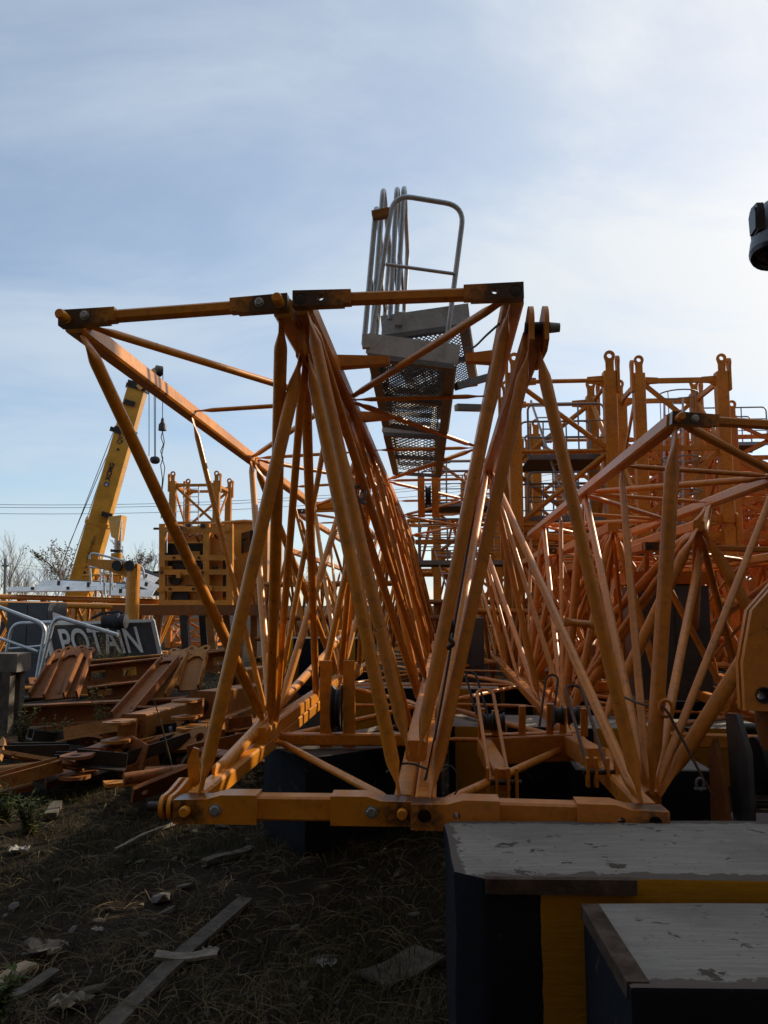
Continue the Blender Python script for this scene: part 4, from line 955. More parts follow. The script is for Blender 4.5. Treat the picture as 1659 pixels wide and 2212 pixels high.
lattice('dark lattice jib lying low behind the middle sections', PW(560, 1335, 17), PW(1010, 1335, 17), 1.2, 1.2, 9, 'rusty_orange')
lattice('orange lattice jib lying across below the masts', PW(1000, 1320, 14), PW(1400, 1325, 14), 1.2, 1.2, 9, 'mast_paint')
lattice('orange lattice jib lying across at right behind the crossing tubes', PW(1330, 1205, 13.2), PW(1760, 1212, 13.2), 1.3, 1.2, 8, 'mast_paint_red')
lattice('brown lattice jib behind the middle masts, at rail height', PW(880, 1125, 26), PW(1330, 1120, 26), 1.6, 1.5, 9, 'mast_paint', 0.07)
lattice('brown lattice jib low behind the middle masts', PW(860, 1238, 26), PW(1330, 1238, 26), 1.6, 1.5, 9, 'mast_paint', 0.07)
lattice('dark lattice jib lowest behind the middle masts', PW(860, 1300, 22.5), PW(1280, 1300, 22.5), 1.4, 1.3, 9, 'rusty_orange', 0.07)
lattice('orange lattice jib high behind the caged ladder mast', PW(1290, 1080, 26.5), PW(1800, 1075, 26.5), 1.6, 1.5, 10, 'mast_paint_red', 0.07)
lattice('orange lattice jib behind the caged ladder mast, second from top', PW(1290, 1010, 27.5), PW(1800, 1005, 27.5), 1.6, 1.5, 10, 'mast_paint_red', 0.07)
lattice('orange lattice jib low behind the right crossing tubes', PW(1280, 1300, 16.5), PW(1800, 1300, 16.5), 1.3, 1.3, 9, 'mast_paint', 0.07)
lattice('reddish lattice jib high behind the right masts', PW(1150, 1165, 21), PW(1800, 1160, 21), 1.5, 1.4, 12, 'mast_paint_red')
lattice('reddish lattice jib stacked lower behind the right masts', PW(1150, 1262, 22), PW(1800, 1262, 22), 1.5, 1.4, 12, 'mast_paint')

# ------------------------------------------------------------------ white trays on the lying jibs
def white_tray(label, a, b, dp, th, mat='white_enamel', lift=0.0):
    a, b = V(a), V(b); X = (b - a).normalized(); Yd = Z.cross(X).normalized(); L = (b - a).length; N = X.cross(Yd)
    t = thing('white_tray', label, 'walkway', a, 'white walkway trays stacked at far left')
    N2 = (N * 0.62 + Yd * 0.78).normalized(); Y2 = N2.cross(X)
    MB().box((a + b) / 2 + N2 * th / 2, X, Y2, N2, L / 2, 0.015, th * .8).build('front_board', mat, t)
    MB().box((a + b) / 2 + Yd * dp + N * (th / 2), X, Yd, N, L / 2, 0.02, th / 2).build('rear_board', 'galvanised_dull', t)
    MB().box((a + b) / 2 + Yd * dp / 2 + N * 0.02, X, Yd, N, L / 2, dp / 2 - 0.025, 0.012).build('deck', 'dark_steel', t)
    for f in (0.3, 0.7): MB().box(a.lerp(b, f) - Yd * 0.03 + N * th * .5, X, Yd, N, 0.045, 0.012, th * .3).build('bracket', 'dark_steel', t)
    return t
white_tray('long white tray lowest at far left, on the yellow lattice jib', PW(14, 1277, 22.01), PW(205, 1275, 22.14), 1.080, 0.135)
white_tray('bright white tray lying on top at far left edge', PW(80, 1266, 22.41), PW(240, 1274, 22.14), 1.080, 0.230)
white_tray('white tray right of the crane boom foot, under the handrails', PW(232, 1283, 21.87), PW(328, 1288, 21.87), 0.945, 0.203)
white_tray('tilted white tray leaning on the davit post', PW(268, 1252, 22.41), PW(335, 1276, 22.28), 1.080, 0.189)
white_tray('uppermost white tray tilted beside the machinery stack', PW(262, 1232, 22.95), PW(335, 1258, 22.95), 1.215, 0.176)
white_tray('narrow white tray between the boom foot and the davit', PW(215, 1268, 22.95), PW(300, 1272, 22.95), 0.810, 0.135)
def railing(label, pts, wv, r=0.028, mids=(), mat='galvanised'):
    q = [PW(x, y, wv) for x, y in pts]; m = MB().path(fillet(q, 0.22, 5), r, 8)
    t = thing('handrail_frame', label, 'handrail', q[0], 'loose galvanised handrail frames at left')
    m.build('rail', mat, t)
    for (x0, y0, x1, y1) in mids: MB().tube(PW(x0, y0, wv), PW(x1, y1, wv), r * .7, 7).build('mid_rail', mat, t)
    return t
railing('grey handrail frame standing on the white trays before the boom', [(197, 1262), (192, 1192), (308, 1222), (312, 1250)], 20.93, 0.0297, ((196, 1225, 310, 1240), (215, 1198, 218, 1262), (240, 1205, 243, 1275)))
railing('narrow grey rail frame upright before the white trays', [(226, 1285), (224, 1228), (240, 1228), (238, 1285)], 20.52, 0.0297)
railing('long grey handrail frame slanting down at the left edge', [(-25, 1303), (100, 1350), (78, 1475)], 15.90, 0.0450, ((-20, 1372, 82, 1408),))
railing('grey handrail frame lying over the sign, bent corner at its left', [(84, 1470), (118, 1330), (255, 1372)], 15.60, 0.0450)
railing('low grey handrail frame before the dark cabinet', [(10, 1432), (26, 1347), (112, 1344)], 16.35, 0.0390, ((16, 1402, 95, 1395),))
railing('thin grey handrail frame far behind the front tubes', [(612, 1262), (616, 1180), (633, 1182), (634, 1262)], 22.80, 0.0240, ((616, 1215, 634, 1216),))
cabinet('dark grey electrical cabinet at far left behind the handrails', 12, 100, 1302, 1402, 17.6, 0.9, 'grey_enamel', 'floor')

# ------------------------------------------------------------------ letter sign
s0, s1 = PW(97, 1348, 16.4), PW(332, 1340, 16.6)
sg_ = thing('letter_sign', 'white letter sign in a galvanised frame leaning among weeds at left', 'sign', V((s0.x, s0.y, 0)))
sX = (s1 - s0).normalized(); sU = (Z - sX * Z.dot(sX)).normalized(); sU = (sU * 0.97 - S * 0.22).normalized(); sN = sX.cross(sU)
sh = 0.93
MB().beam(s0, s1, 0.06, 0.06, sU).build('top_rail', 'white_enamel', sg_); MB().beam(s0 - sU * sh, s1 - sU * sh, 0.06, 0.06, sU).build('bottom_rail', 'galvanised', sg_)
MB().beam(s0 + sX * .02 + sU * 0.02, s0 + sX * .02 - sU * 1.5, 0.075, 0.075, sX).build('post', 'white_enamel', sg_); MB().beam(s1 - sX * .02, s1 - sX * .02 - sU * 1.5, 0.075, 0.075, sX).build('post', 'galvanised', sg_)
MB().box((s0 + s1) / 2 - sU * sh / 2 - sN * 0.06, sX, sU, sN, (s1 - s0).length / 2 - 0.05, sh / 2 - 0.03, 0.006).build('backing', 'grey_enamel', sg_)
lettering('POTAIN', s0 + sX * 0.23 - sU * 0.43, sX * 0.60, sU - sX * 0.06, 0.78, 'white_enamel', sg_, 'letter_row', 0.012)
MB().plate([(0, 0), (0.63, -0.06), (0.08, 0.21), (0.03, 0.22)], [], s0 + sX * 0.18 + sU * 0.02, sX, sU, 0.01).build('sheet_scrap', 'white_enamel', sg_)
mo = PW(252, 1342, 16.2)
mt_ = thing('motor', 'black covered motor lying on top of the letter sign', 'motor', mo)
lathe(MB(), mo, S, [(-0.30, 0.045), (-0.28, 0.135), (-0.03, 0.15), (0.0, 0.18), (0.075, 0.18), (0.1, 0.15), (0.2, 0.15), (0.22, 0.075)]).build('housing', 'black_cloth', mt_)
MB().path([mo + V((-.52, 0, .06)), mo + V((-.3, 0, .165)), mo + V((.03, 0, .2)), mo + V((.15, 0, .165))], 0.03, 6).build('strap', 'black_cloth', mt_)

# ------------------------------------------------------------------ rusty brackets and beams
def slab(label, bx, by, tx, ty, wb, wt_, wd, mat='rusty_orange', head=True, yaw=0.0):
    wb, wt_, wd = wb * 1.45, wt_ * 1.45, wd * 1.45
    a, b = PW(bx, by, wb), PW(tx, ty, wt_); ax = (b - a).normalized(); L = (b - a).length
    s_ = rot_about(S, Z, yaw); s_ = (s_ - ax * s_.dot(ax)).normalized(); nn = s_.cross(ax).normalized()
    if nn.y > 0: nn = -nn
    t = thing('bracket_arm', label, 'bracket', a, 'rusty channel brackets leaning at left')
    h = wd / 2
    MB().box((a + b) / 2, s_, ax, nn, h, L / 2, 0.012).build('web', mat, t)
    for sg in (-1, 1): MB().box((a + b) / 2 + s_ * (h * sg) + nn * 0.04, s_, ax, nn, 0.014, L / 2 - 0.01, 0.065).build('flange', mat, t)
    if head:
        ol = [(-h * .9, -0.14), (-h * .3, -0.04), (h * .3, -0.04), (h * .9, -0.14), (h * 1.05, 0.03)] + arc(h * .75, 0.13, 0.075, -30, 130, 5) + [(0, 0.14)] + arc(-h * .75, 0.13, 0.075, 50, 210, 5) + [(-h * 1.05, 0.03)]
        MB().plate(ol, [circ(h * .75, 0.13, 0.032, 10), circ(-h * .75, 0.13, 0.032, 10)], b + nn * 0.045 - ax * 0.04, s_, ax, 0.02).build('eye_plate', mat, t)
    return t
slab('left slab of the three rusty brackets leaning below the letter sign', 86, 1508, 138, 1420, 7.9, 8.5, 0.19)
slab('middle slab of the three rusty brackets leaning below the letter sign', 118, 1511, 160, 1414, 7.8, 8.4, 0.19)
slab('right slab of the three rusty brackets leaning below the letter sign', 148, 1508, 180, 1418, 7.9, 8.5, 0.17)
slab('long left bracket leaning behind the box bars, foot in the weeds', 262, 1555, 368, 1430, 6.9, 8.2, 0.17)
slab('sunlit middle bracket leaning behind the box bars', 336, 1512, 388, 1418, 7.7, 8.4, 0.20, 'rusty_yellow')
slab('right bracket of the leaning pair, standing nearly upright behind the box bars', 408, 1492, 428, 1415, 8.0, 8.4, 0.20, 'rusty_yellow')
def ibeam(label, x0, y0, x1, y1, w0, w1, ht, mat, holes=0):
    w0, w1, ht = w0 * 1.45, w1 * 1.45, ht * 1.45
    a, b = PW(x0, y0, w0), PW(x1, y1, w1); ax = (b - a).normalized(); s_ = ax.cross(Z).normalized(); u = s_.cross(ax); L = (b - a).length
    t = thing('steel_beam', label, 'beam', a, 'rusty steel beams lying at left')
    ol = [(0, -ht / 2), (L, -ht / 2), (L, ht / 2), (0, ht / 2)]
    hs = [[(L * (i + .3) / holes, -ht * .22), (L * (i + .75) / holes, -ht * .22), (L * (i + .75) / holes, ht * .22), (L * (i + .3) / holes, ht * .22)] for i in range(holes)]
    MB().plate(ol, hs, a, ax, u, 0.016).build('web', mat, t)
    for sg in (-1, 1): MB().beam(a + u * (sg * ht / 2), b + u * (sg * ht / 2), 0.22, 0.026, u).build('flange', mat, t)
    return t
ibeam('long rusty beam lying in the weeds below the leaning brackets', 46, 1545, 400, 1528, 7.4, 7.6, 0.17, 'rusty_orange')
ibeam('rusty beam with rectangular openings below the letter sign', 178, 1462, 505, 1424, 9.0, 9.4, 0.22, 'rusty_orange', 5)
ibeam('brown beam lying behind the one with openings', 190, 1440, 520, 1412, 10.0, 10.2, 0.14, 'rusty_yellow')
ibeam('short rusty beam deep in the weeds between the bracket groups', 190, 1500, 330, 1482, 8.6, 8.8, 0.14, 'rusty_orange', 2)
ibeam('grey-brown beam lying far behind the base of the front sections', 600, 1432, 800, 1424, 10.5, 11, 0.14, 'rusty_yellow')

# ------------------------------------------------------------------ box bars with rods and clevises
def box_bar(label, x0, y0, d0_, x1, y1, d1_, sz, rod, mat='rusty_yellow', fork=True):
    d0_, d1_, sz, rod = d0_ * 1.5, d1_ * 1.5, sz * 1.5, rod * 1.5
    a, b = P(x0, y0, d0_), P(x1, y1, d1_); ax = (b - a).normalized(); s_ = ax.cross(Z).normalized(); u = s_.cross(ax)
    t = thing('box_bar', label, 'box bar', V((a.x, a.y, a.z - sz / 2)), 'box bars with clevis rods heaped at left')
    MB().beam(a, b, sz, sz, u, 0.012).build('box', mat, t)
    MB().beam(a - ax * 0.006, a + ax * 0.012, sz * 1.06, sz * 1.06, u).build('end_plate', 'rusty_orange', t)
    MB().tube(a - ax * 0.07, a, 0.075, 14).build('collar', 'dark_steel', t)
    MB().tube(a - ax * rod, a - ax * 0.07, 0.048, 14).build('rod', 'bolt_steel', t)
    c = a - ax * (rod + 0.02)
    if fork:
        ol = [(0.0, -0.09), (0.0, 0.09), (-0.30, 0.13)] + arc(-0.33, 0, 0.13, 90, 270, 8) + [(-0.30, -0.13)]
        for sg in (-1, 1): MB().plate(ol, [circ(-0.33, 0, 0.048, 14)], c + u * (0.085 * sg), ax, s_, 0.027).build('clevis_plate', mat, t)
        MB().beam(c - ax * 0.0, c + ax * 0.06, 0.18, 0.19, u).build('clevis_root', mat, t)
    return t
box_bar('upper box bar with shiny rod and brown clevis, beside the front left tube', 437, 1524, 6.0, 600, 1490, 8.4, 0.20, 0.17)
box_bar('lower box bar with grey rod and round-eyed fork, in front of the heap', 287, 1570, 5.45, 410, 1532, 7.0, 0.16, 0.12)
box_bar('third box bar lying under the upper one, shiny rod behind the tube', 440, 1580, 5.7, 560, 1530, 7.4, 0.12, 0.10)
box_bar('farthest box bar of the heap, end turned up behind the tubes', 500, 1470, 7.4, 640, 1450, 9.6, 0.20, 0.1, fork=False)
box_bar('low box bar half sunk in the weeds at the front of the heap', 200, 1640, 4.95, 258, 1615, 5.5, 0.13, 0.08, 'rusty_orange')
def eye_link(label, x, y, d, r, rz, tilt_, mat='dark_steel', n=2):
    d, r = d * 1.5, r * 1.5
    c = P(x, y, d); e1 = rot_about(S, Z, rz); e2 = rot_about(Z, e1, tilt_)
    t = thing('eye_link', label, 'link', c - Z * r, 'greasy eye links in the heap')
    ol = [(-r * .8, -r * 1.9), (r * .8, -r * 1.9), (r * .8, 0)] + arc(0, 0, r, 0, 180, 10) + [(-r * .8, 0)]
    nn = e1.cross(e2)
    for k in range(n): MB().plate(ol, [circ(0, 0, r * .42, 14)], c + nn * (k * r * 1.1), e1, e2, r * .3).build('eye_plate', mat, t)
    MB().tube(c - nn * r * .3, c + nn * (r * 1.1 * (n - 1) + r * .3), r * .38, 12).build('link_pin', 'rusty_yellow', t)
for i, (x, y, d, r, rz, ti) in enumerate(((372, 1592, 5.6, 0.075, 1.9, -.2), (402, 1578, 5.65, 0.075, 2.1, .1), (383, 1640, 5.3, 0.07, 1.2, .2), (412, 1622, 5.4, 0.075, 1.6, -.3), (352, 1610, 5.35, 0.065, 2.4, .4))):
    eye_link(('dark eye link under the brown clevis, leftmost of its row', 'dark eye link catching sun on its edge, under the upper box bar', 'low dark eye link near the front left tube foot', 'dark eye link touching the front left tube foot', 'dark eye link lying behind the tilted rusty plate')[i], x, y, d, r, rz, ti)
def scrap_plate(label, pts, mat='rusty_orange', th=0.014, holes=()):
    q = [P(p[0], p[1], p[2] * 1.5) for p in pts]; th *= 1.5; o_ = sum(q, V()) / len(q); e1 = (q[1] - q[0]).normalized(); n_ = e1.cross(q[-1] - q[0]).normalized(); e2 = n_.cross(e1)
    ol = [((p - o_).dot(e1), (p - o_).dot(e2)) for p in q]
    return one('scrap_plate', MB().plate(ol, [circ(hx * 1.5, hy * 1.5, hr * 1.5, 12) for hx, hy, hr in holes], o_, e1, e2, th), mat, label, 'steel plate', 'scrap plates in the heap', smooth=False)
scrap_plate('square rusty plate standing tilted in front of the lower box bar', [(258, 1640, 5.15), (282, 1588, 5.2), (328, 1612, 5.1), (303, 1664, 5.0)], holes=((-0.09, 0.0, 0.012),))
scrap_plate('flat rusty plate with a hole lying below the fork', [(205, 1625, 5.1), (262, 1612, 5.2), (268, 1632, 5.0), (215, 1648, 4.9)], 'rusty_yellow')
scrap_plate('long grey flat bar lying in front of the heap', [(168, 1668, 4.85), (258, 1640, 5.1), (262, 1655, 4.95), (180, 1688, 4.7)], 'dark_steel')
scrap_plate('brown flat bar leaning left of the tilted plate', [(96, 1668, 4.9), (236, 1612, 5.3), (240, 1640, 5.15), (100, 1700, 4.75)], 'rusty_orange', 0.05)
scrap_plate('yellow painted lath lying in the grass', [(222, 1690, 4.55), (328, 1684, 4.6), (330, 1690, 4.55), (228, 1698, 4.48)], 'yellow_paint', 0.02)
scrap_plate('sunlit orange plate with round hole at the left edge', [(-20, 1672, 4.75), (62, 1652, 4.9), (72, 1698, 4.62), (-20, 1722, 4.5)], 'rusty_yellow', 0.03, ((0.06, 0.02, 0.03),))
scrap_plate('small orange lug sticking up at the left edge', [(-15, 1622, 5.2), (8, 1592, 5.3), (16, 1612, 5.25), (0, 1640, 5.1)], 'rusty_yellow', 0.03)
scrap_plate('thin rusty sheet lying between the heap and the front base', [(500, 1570, 6.2), (590, 1540, 6.6), (600, 1556, 6.4), (510, 1590, 6.0)], 'rusty_yellow')
# loose offcuts filling the heap
def offcut(label, x, y, hz, L, kind, az, mat, pitch=0.0):
    p = PZ(x, y, hz); L *= 0.75; ax = V((math.cos(az), math.sin(az), pitch)).normalized(); a, b = p - ax * L / 2, p + ax * L / 2
    m = MB(); _, s_, u = basis(ax)
    if kind == 'angle': m.ring_loft([[q_ + s_ * i + u * j for i, j in ((-.07, -.06), (.07, -.06), (.07, -.045), (-.055, -.045), (-.055, .08), (-.07, .08))] for q_ in (a, b)])
    elif kind == 'channel': m.ring_loft([[q_ + s_ * i + u * j for i, j in ((-.09, -.05), (.09, -.05), (.09, .06), (.075, .06), (.075, -.035), (-.075, -.035), (-.075, .06), (-.09, .06))] for q_ in (a, b)])
    elif kind == 'lug': m.plate([(-L / 2, -.09), (L / 2 - .1, -.12)] + arc(L / 2 - .1, 0, .12, -90, 90, 8) + [(-L / 2, .09)], [circ(L / 2 - .1, 0, .05, 12), circ(-L / 2 + .1, 0, .03, 10)], p, ax, rot_about(s_, ax, rnd.uniform(-.9, .9)), 0.035)
    else: m.tube(a, b, 0.05, 10)
    one('steel_offcut', m, mat, label, 'scrap steel', 'steel offcuts heaped at left', smooth=kind == 'tube')
for zone, n_, lab in (((270, 560, 1560, 1680), 26, 'heaped among the box bars'), ((30, 260, 1570, 1690), 18, 'lying in the weeds left of the box bars'), ((560, 900, 1440, 1540), 18, 'lying on the ground behind the front base'), ((60, 480, 1470, 1560), 20, 'lying between the leaning brackets')):
    for i in range(n_):
        kd, mt2 = rnd.choice(('angle', 'channel', 'channel', 'lug', 'lug', 'tube')), rnd.choice(('rusty_orange', 'rusty_orange', 'rusty_yellow', 'dark_steel'))
        lb = {'rusty_orange': 'rust-brown ', 'rusty_yellow': 'ochre ', 'dark_steel': 'black '}[mt2] + {'angle': 'angle bar ', 'channel': 'channel offcut ', 'lug': 'drilled lug plate ', 'tube': 'tube stub '}[kd] + lab
        offcut(lb, rnd.uniform(zone[0], zone[1]), rnd.uniform(zone[2], zone[3]), rnd.uniform(0.06, 0.38), rnd.uniform(0.4, 1.3), kd, rnd.uniform(-.5, 1.0), mt2, rnd.uniform(-.25, .25))
# slab stack at the left edge
ss = thing('concrete_slab', 'grey weathered concrete slab on timber posts at the left edge', 'concrete slab', at(0, 10.3, 0))
MB().box(PW(2, 1432, 10.3) + T * 0.18, S, T, Z, 0.22, 0.18, 0.12).build('slab', 'concrete_grey', ss)
for dx, dt in ((-0.15, .04), (0.13, .04), (-.15, .3), (.13, .3)):
    p = at(2, 10.3) + S * dx + T * dt; MB().beam(V((p.x, p.y, -0.03)), V((p.x, p.y, PW(5, 1450, 10.3).z)), 0.13, 0.13, T).build('post', 'wood_grey', ss)

# ------------------------------------------------------------------ planks, pipe and litter on the ground
def plank(label, x0, y0, x1, y1, wd, th, mat='wood_grey', z0=0.03, z1=0.03, name='plank', cat='plank'):
    a, b = PZ(x0, y0, z0), PZ(x1, y1, z1)
    m = MB(); ax, s_, u = basis(b - a, Z); L = (b - a).length; n = 12; rr = random.Random(int(x0 + y0))
    rings = []
    for i in range(n + 1):
        p = a + ax * (L * i / n) + u * (0.008 * math.sin(i * .5 + x0)); e = [rr.uniform(-.004, .004) for _ in range(4)]
        rings.append([p + s_ * (-wd / 2 + e[0]) - u * th / 2, p + s_ * (wd / 2 + e[1]) - u * th / 2, p + s_ * (wd / 2 + e[1]) + u * th / 2, p + s_ * (-wd / 2 + e[0]) + u * th / 2])
    return one(name, m.ring_loft(rings), mat, label, cat, 'planks lying on the ground', angle=30)
plank('long weathered plank lying diagonally across the bottom foreground', 225, 2225, 530, 1940, 0.085, 0.024)
plank('short pale board lying across the long diagonal plank', 335, 2066, 470, 2062, 0.075, 0.014, 'wood_pale', 0.055, 0.05)
plank('grey plank entering from the lower left corner', -60, 2150, 68, 2085, 0.08, 0.02)
plank('second grey plank at the lower left corner, below the other', -30, 2180, 120, 2100, 0.06, 0.018, 'wood_grey', 0.02, 0.02)
plank('wide dark board lying at the foot of the pale ballast block', 800, 2120, 930, 2060, 0.20, 0.015, 'wood_grey', 0.02, 0.02)
plank('stub of square timber standing out of the sunlit grass at left', 108, 1765, 122, 1738, 0.09, 0.05, 'wood_grey', 0.04, 0.05)
plank('thin lath lying left of the navy ballast block', 250, 1832, 380, 1775, 0.03, 0.015, 'wood_pale')
plank('flat board beside the navy ballast block', 440, 1862, 545, 1830, 0.07, 0.018)
plank('broken board behind the front base, under the tubes', 590, 1520, 700, 1490, 0.14, 0.025, 'wood_grey', 0.1, 0.1)
plank('pale plank lying across behind the front base', 730, 1590, 845, 1570, 0.16, 0.03, 'wood_pale', 0.45, 0.45)
plank('grey plank under the far end of the upright sections', 640, 1470, 780, 1440, 0.18, 0.03, 'wood_grey', 0.2, 0.2)
one('loose_pipe', MB().pipe(P(462, 1676, 4.35), P(772, 1338, 13.0), 0.038, T, 12), 'yellow_paint', 'long loose yellow pipe lying on the left bottom chord, running back', 'pipe')
# rubble
def stone_mesh(seed):
    rr = random.Random(seed); bm = bmesh.new(); bmesh.ops.create_icosphere(bm, subdivisions=1, radius=1.0)
    for v in bm.verts:
        v.co *= rr.uniform(0.65, 1.15); v.co.z *= 0.55; v.co.x *= 1.3
    me = bpy.data.meshes.new('rubble_stone'); bm.to_mesh(me); bm.free(); return me
sms = [stone_mesh(i) for i in range(6)]
for me in sms: me.materials.append(MATS['rubble_stone'])
def stone(x, y, r, label='grey rubble stone lying in the dark soil'):
    p = PZ(x, y, 0); o = bpy.data.objects.new('rubble_stone', rnd.choice(sms)); col.objects.link(o)
    o.location = (p.x, p.y, ground_h(p.x, p.y) + r * 0.25); o.scale = (r, r * rnd.uniform(.6, 1), r * rnd.uniform(.6, 1.1)); o.rotation_euler = (rnd.uniform(-.3, .3), rnd.uniform(-.3, .3), rnd.uniform(0, 6.28))
    tag(o, label, 'stone', 'rubble stones scattered over the ground')
sl_ = ['largest grey rubble stone, left of the long diagonal plank', 'rubble stone just above the top end of the long plank, to its left', 'flat rubble stone touching the largest one', 'rubble stone lying alone below the sunlit grass', 'rubble stone under the lath left of the navy block', 'pale rubble stone beside the navy ballast block', 'second pale rubble stone beside the navy ballast block']
for i_, (x, y, r) in enumerate(((345, 1945, .075), (400, 1915, .06), (360, 1968, .05), (300, 1858, .045), (275, 1900, .03), (505, 1770, .06), (480, 1782, .05), (420, 1800, .03), (505, 1900, .03), (90, 2040, .07), (60, 2060, .05), (190, 2150, .06), (140, 2170, .05), (215, 1992, .03), (240, 1960, .025), (520, 1935, .025), (470, 2010, .03), (640, 2000, .03), (700, 2085, .05), (720, 2060, .03), (600, 1880, .025), (310, 2020, .03), (160, 2005, .03), (30, 1960, .04), (120, 1905, .03), (200, 1850, .025), (380, 1850, .03), (445, 1880, .03), (560, 2040, .025), (860, 1900, .03), (780, 1870, .03), (900, 1980, .03), (660, 2150, .04))):
    stone(x + rnd.uniform(-6, 6), y + rnd.uniform(-6, 6), r * rnd.uniform(0.8, 1.1), sl_[i_] if i_ < len(sl_) else 'grey rubble stone lying in the dark soil')
for i in range(70):
    x, y = rnd.uniform(0, 950), 1780 + 430 * rnd.random() ** 1.2
    stone(x, y, rnd.uniform(0.008, 0.022), 'small pebble lying in the dark soil')
def crumple(label, x, y, r, mat='litter_white'):
    p = PZ(x, y, 0.02); m = MB(); n = 7; rr = random.Random(int(x * 7 + y))
    m.v = [p + V((r * (i / n - .5) * 2 + rr.uniform(-.2, .2) * r, r * (j / n - .5) * 1.2 + rr.uniform(-.2, .2) * r, rr.uniform(0.0, .5) * r)) for j in range(n + 1) for i in range(n + 1)]
    m.f = [(j * (n + 1) + i, j * (n + 1) + i + 1, (j + 1) * (n + 1) + i + 1, (j + 1) * (n + 1) + i) for j in range(n) for i in range(n) if (i, j) not in ((0, 0), (n - 1, 0), (0, n - 1), (n - 1, n - 1))]
    o = one('litter', m, mat, label, 'litter', 'litter on the ground', smooth=False)
    sm = o.modifiers.new('thickness', 'SOLIDIFY'); sm.thickness = 0.003
crumple('crumpled pale bag in the weeds left of the pale block', 705, 2085, 0.045)
crumple('pale crumpled paper right of the long diagonal plank', 455, 2058, 0.04)
crumple('white torn sheet at the left edge of the ground', 40, 1838, 0.07)
crumple('crumpled pale rag at the lower left', 100, 2055, 0.09, 'wood_pale')
crumple('pale rag in the bottom left corner of the ground', 150, 2170, 0.08, 'wood_pale')
crumple('small pale scrap in the soil left of the long plank', 210, 2010, 0.03)

# ------------------------------------------------------------------ grass, straw and weeds
def in_block(x, y): return (x > pl.x - 0.02 and y < pl.y + 0.8) or (x > q2.x and y < q1.y)
gmb = MB(); rr = random.Random(5)
def blade(m, x, y, h, w_, lean, az, segs=3):
    z0 = ground_h(x, y) - 0.01; d = V((math.cos(az), math.sin(az), 0)); s_ = V((-d.y, d.x, 0)) * (w_ / 2); o = len(m.v)
    for k in range(segs + 1):
        t = k / segs; p = V((x, y, z0)) + d * (lean * h * t * t) + Z * (h * t * (1 - 0.35 * lean * t)); q = s_ * (1 - t * 0.9)
        m.v += [p - q, p + q]
    m.f += [(o + 2 * k, o + 2 * k + 1, o + 2 * k + 3, o + 2 * k + 2) for k in range(segs)]
cnt = 0
while cnt < 26000:
    y = 2.2 + 9.0 * rr.random() ** 1.25; x = rr.uniform(-0.56 * y - 0.3, 0.30 * y)
    if in_block(x, y): continue
    dens = noise.noise(V((x * 0.8, y * 0.8, 7.3))) + 0.35 * noise.noise(V((x * 3, y * 3, 2)))
    bias = -0.22 if y < 4.0 and x < -0.35 else 0.10
    if x < -1.6 and y > 4.2: bias = 0.35
    if dens + bias + rr.uniform(-.25, .25) < 0.0: continue
    blade(gmb, x, y, rr.uniform(0.03, 0.14) * (1.5 if rr.random() < .12 else 1), rr.uniform(0.003, 0.006), rr.uniform(0.1, 1.1), rr.uniform(0, 6.28)); cnt += 1
tag(gmb.build('grass', 'grass_blades', None, (0, 0, 0), smooth=False), 'thin dry and green grass growing over the soil', 'grass', None, 'stuff')
smb = MB()
cnt = 0
while cnt < 5200:
    y = 2.3 + 6.5 * rr.random() ** 1.3; x = rr.uniform(-0.55 * y - 0.2, 0.28 * y)
    if in_block(x, y): continue
    cnt += 1
    L = rr.uniform(0.05, 0.28); az = rr.uniform(0, 6.28); bend = rr.uniform(-1.6, 1.6); z0 = ground_h(x, y) + 0.004; up = rr.uniform(0, 0.25) * L; w_ = rr.uniform(0.0012, 0.0028); o = len(smb.v)
    p = V((x, y, z0))
    for k in range(5):
        a_ = az + bend * k / 4; d = V((math.cos(a_), math.sin(a_), 0)); s_ = V((-d.y, d.x, 0)) * w_
        q = p + Z * (up * math.sin(math.pi * k / 4)); smb.v += [q - s_, q + s_ + Z * w_]
        p = p + d * (L / 4)
    smb.f += [(o + 2 * k, o + 2 * k + 1, o + 2 * k + 3, o + 2 * k + 2) for k in range(4)]
# matted tufts
for i in range(150):
    y = 2.5 + 5.0 * rr.random() ** 1.2; x = rr.uniform(-0.55 * y, 0.28 * y)
    if in_block(x, y): continue
    az0 = rr.uniform(0, 6.28); n_ = rr.randrange(25, 60); sp_ = rr.uniform(0.05, 0.13)
    for k in range(n_):
        blade(smb, x + rr.gauss(0, sp_), y + rr.gauss(0, sp_), rr.uniform(0.05, 0.16), rr.uniform(0.002, 0.004), rr.uniform(0.8, 2.2), az0 + rr.gauss(0, .8), 4)
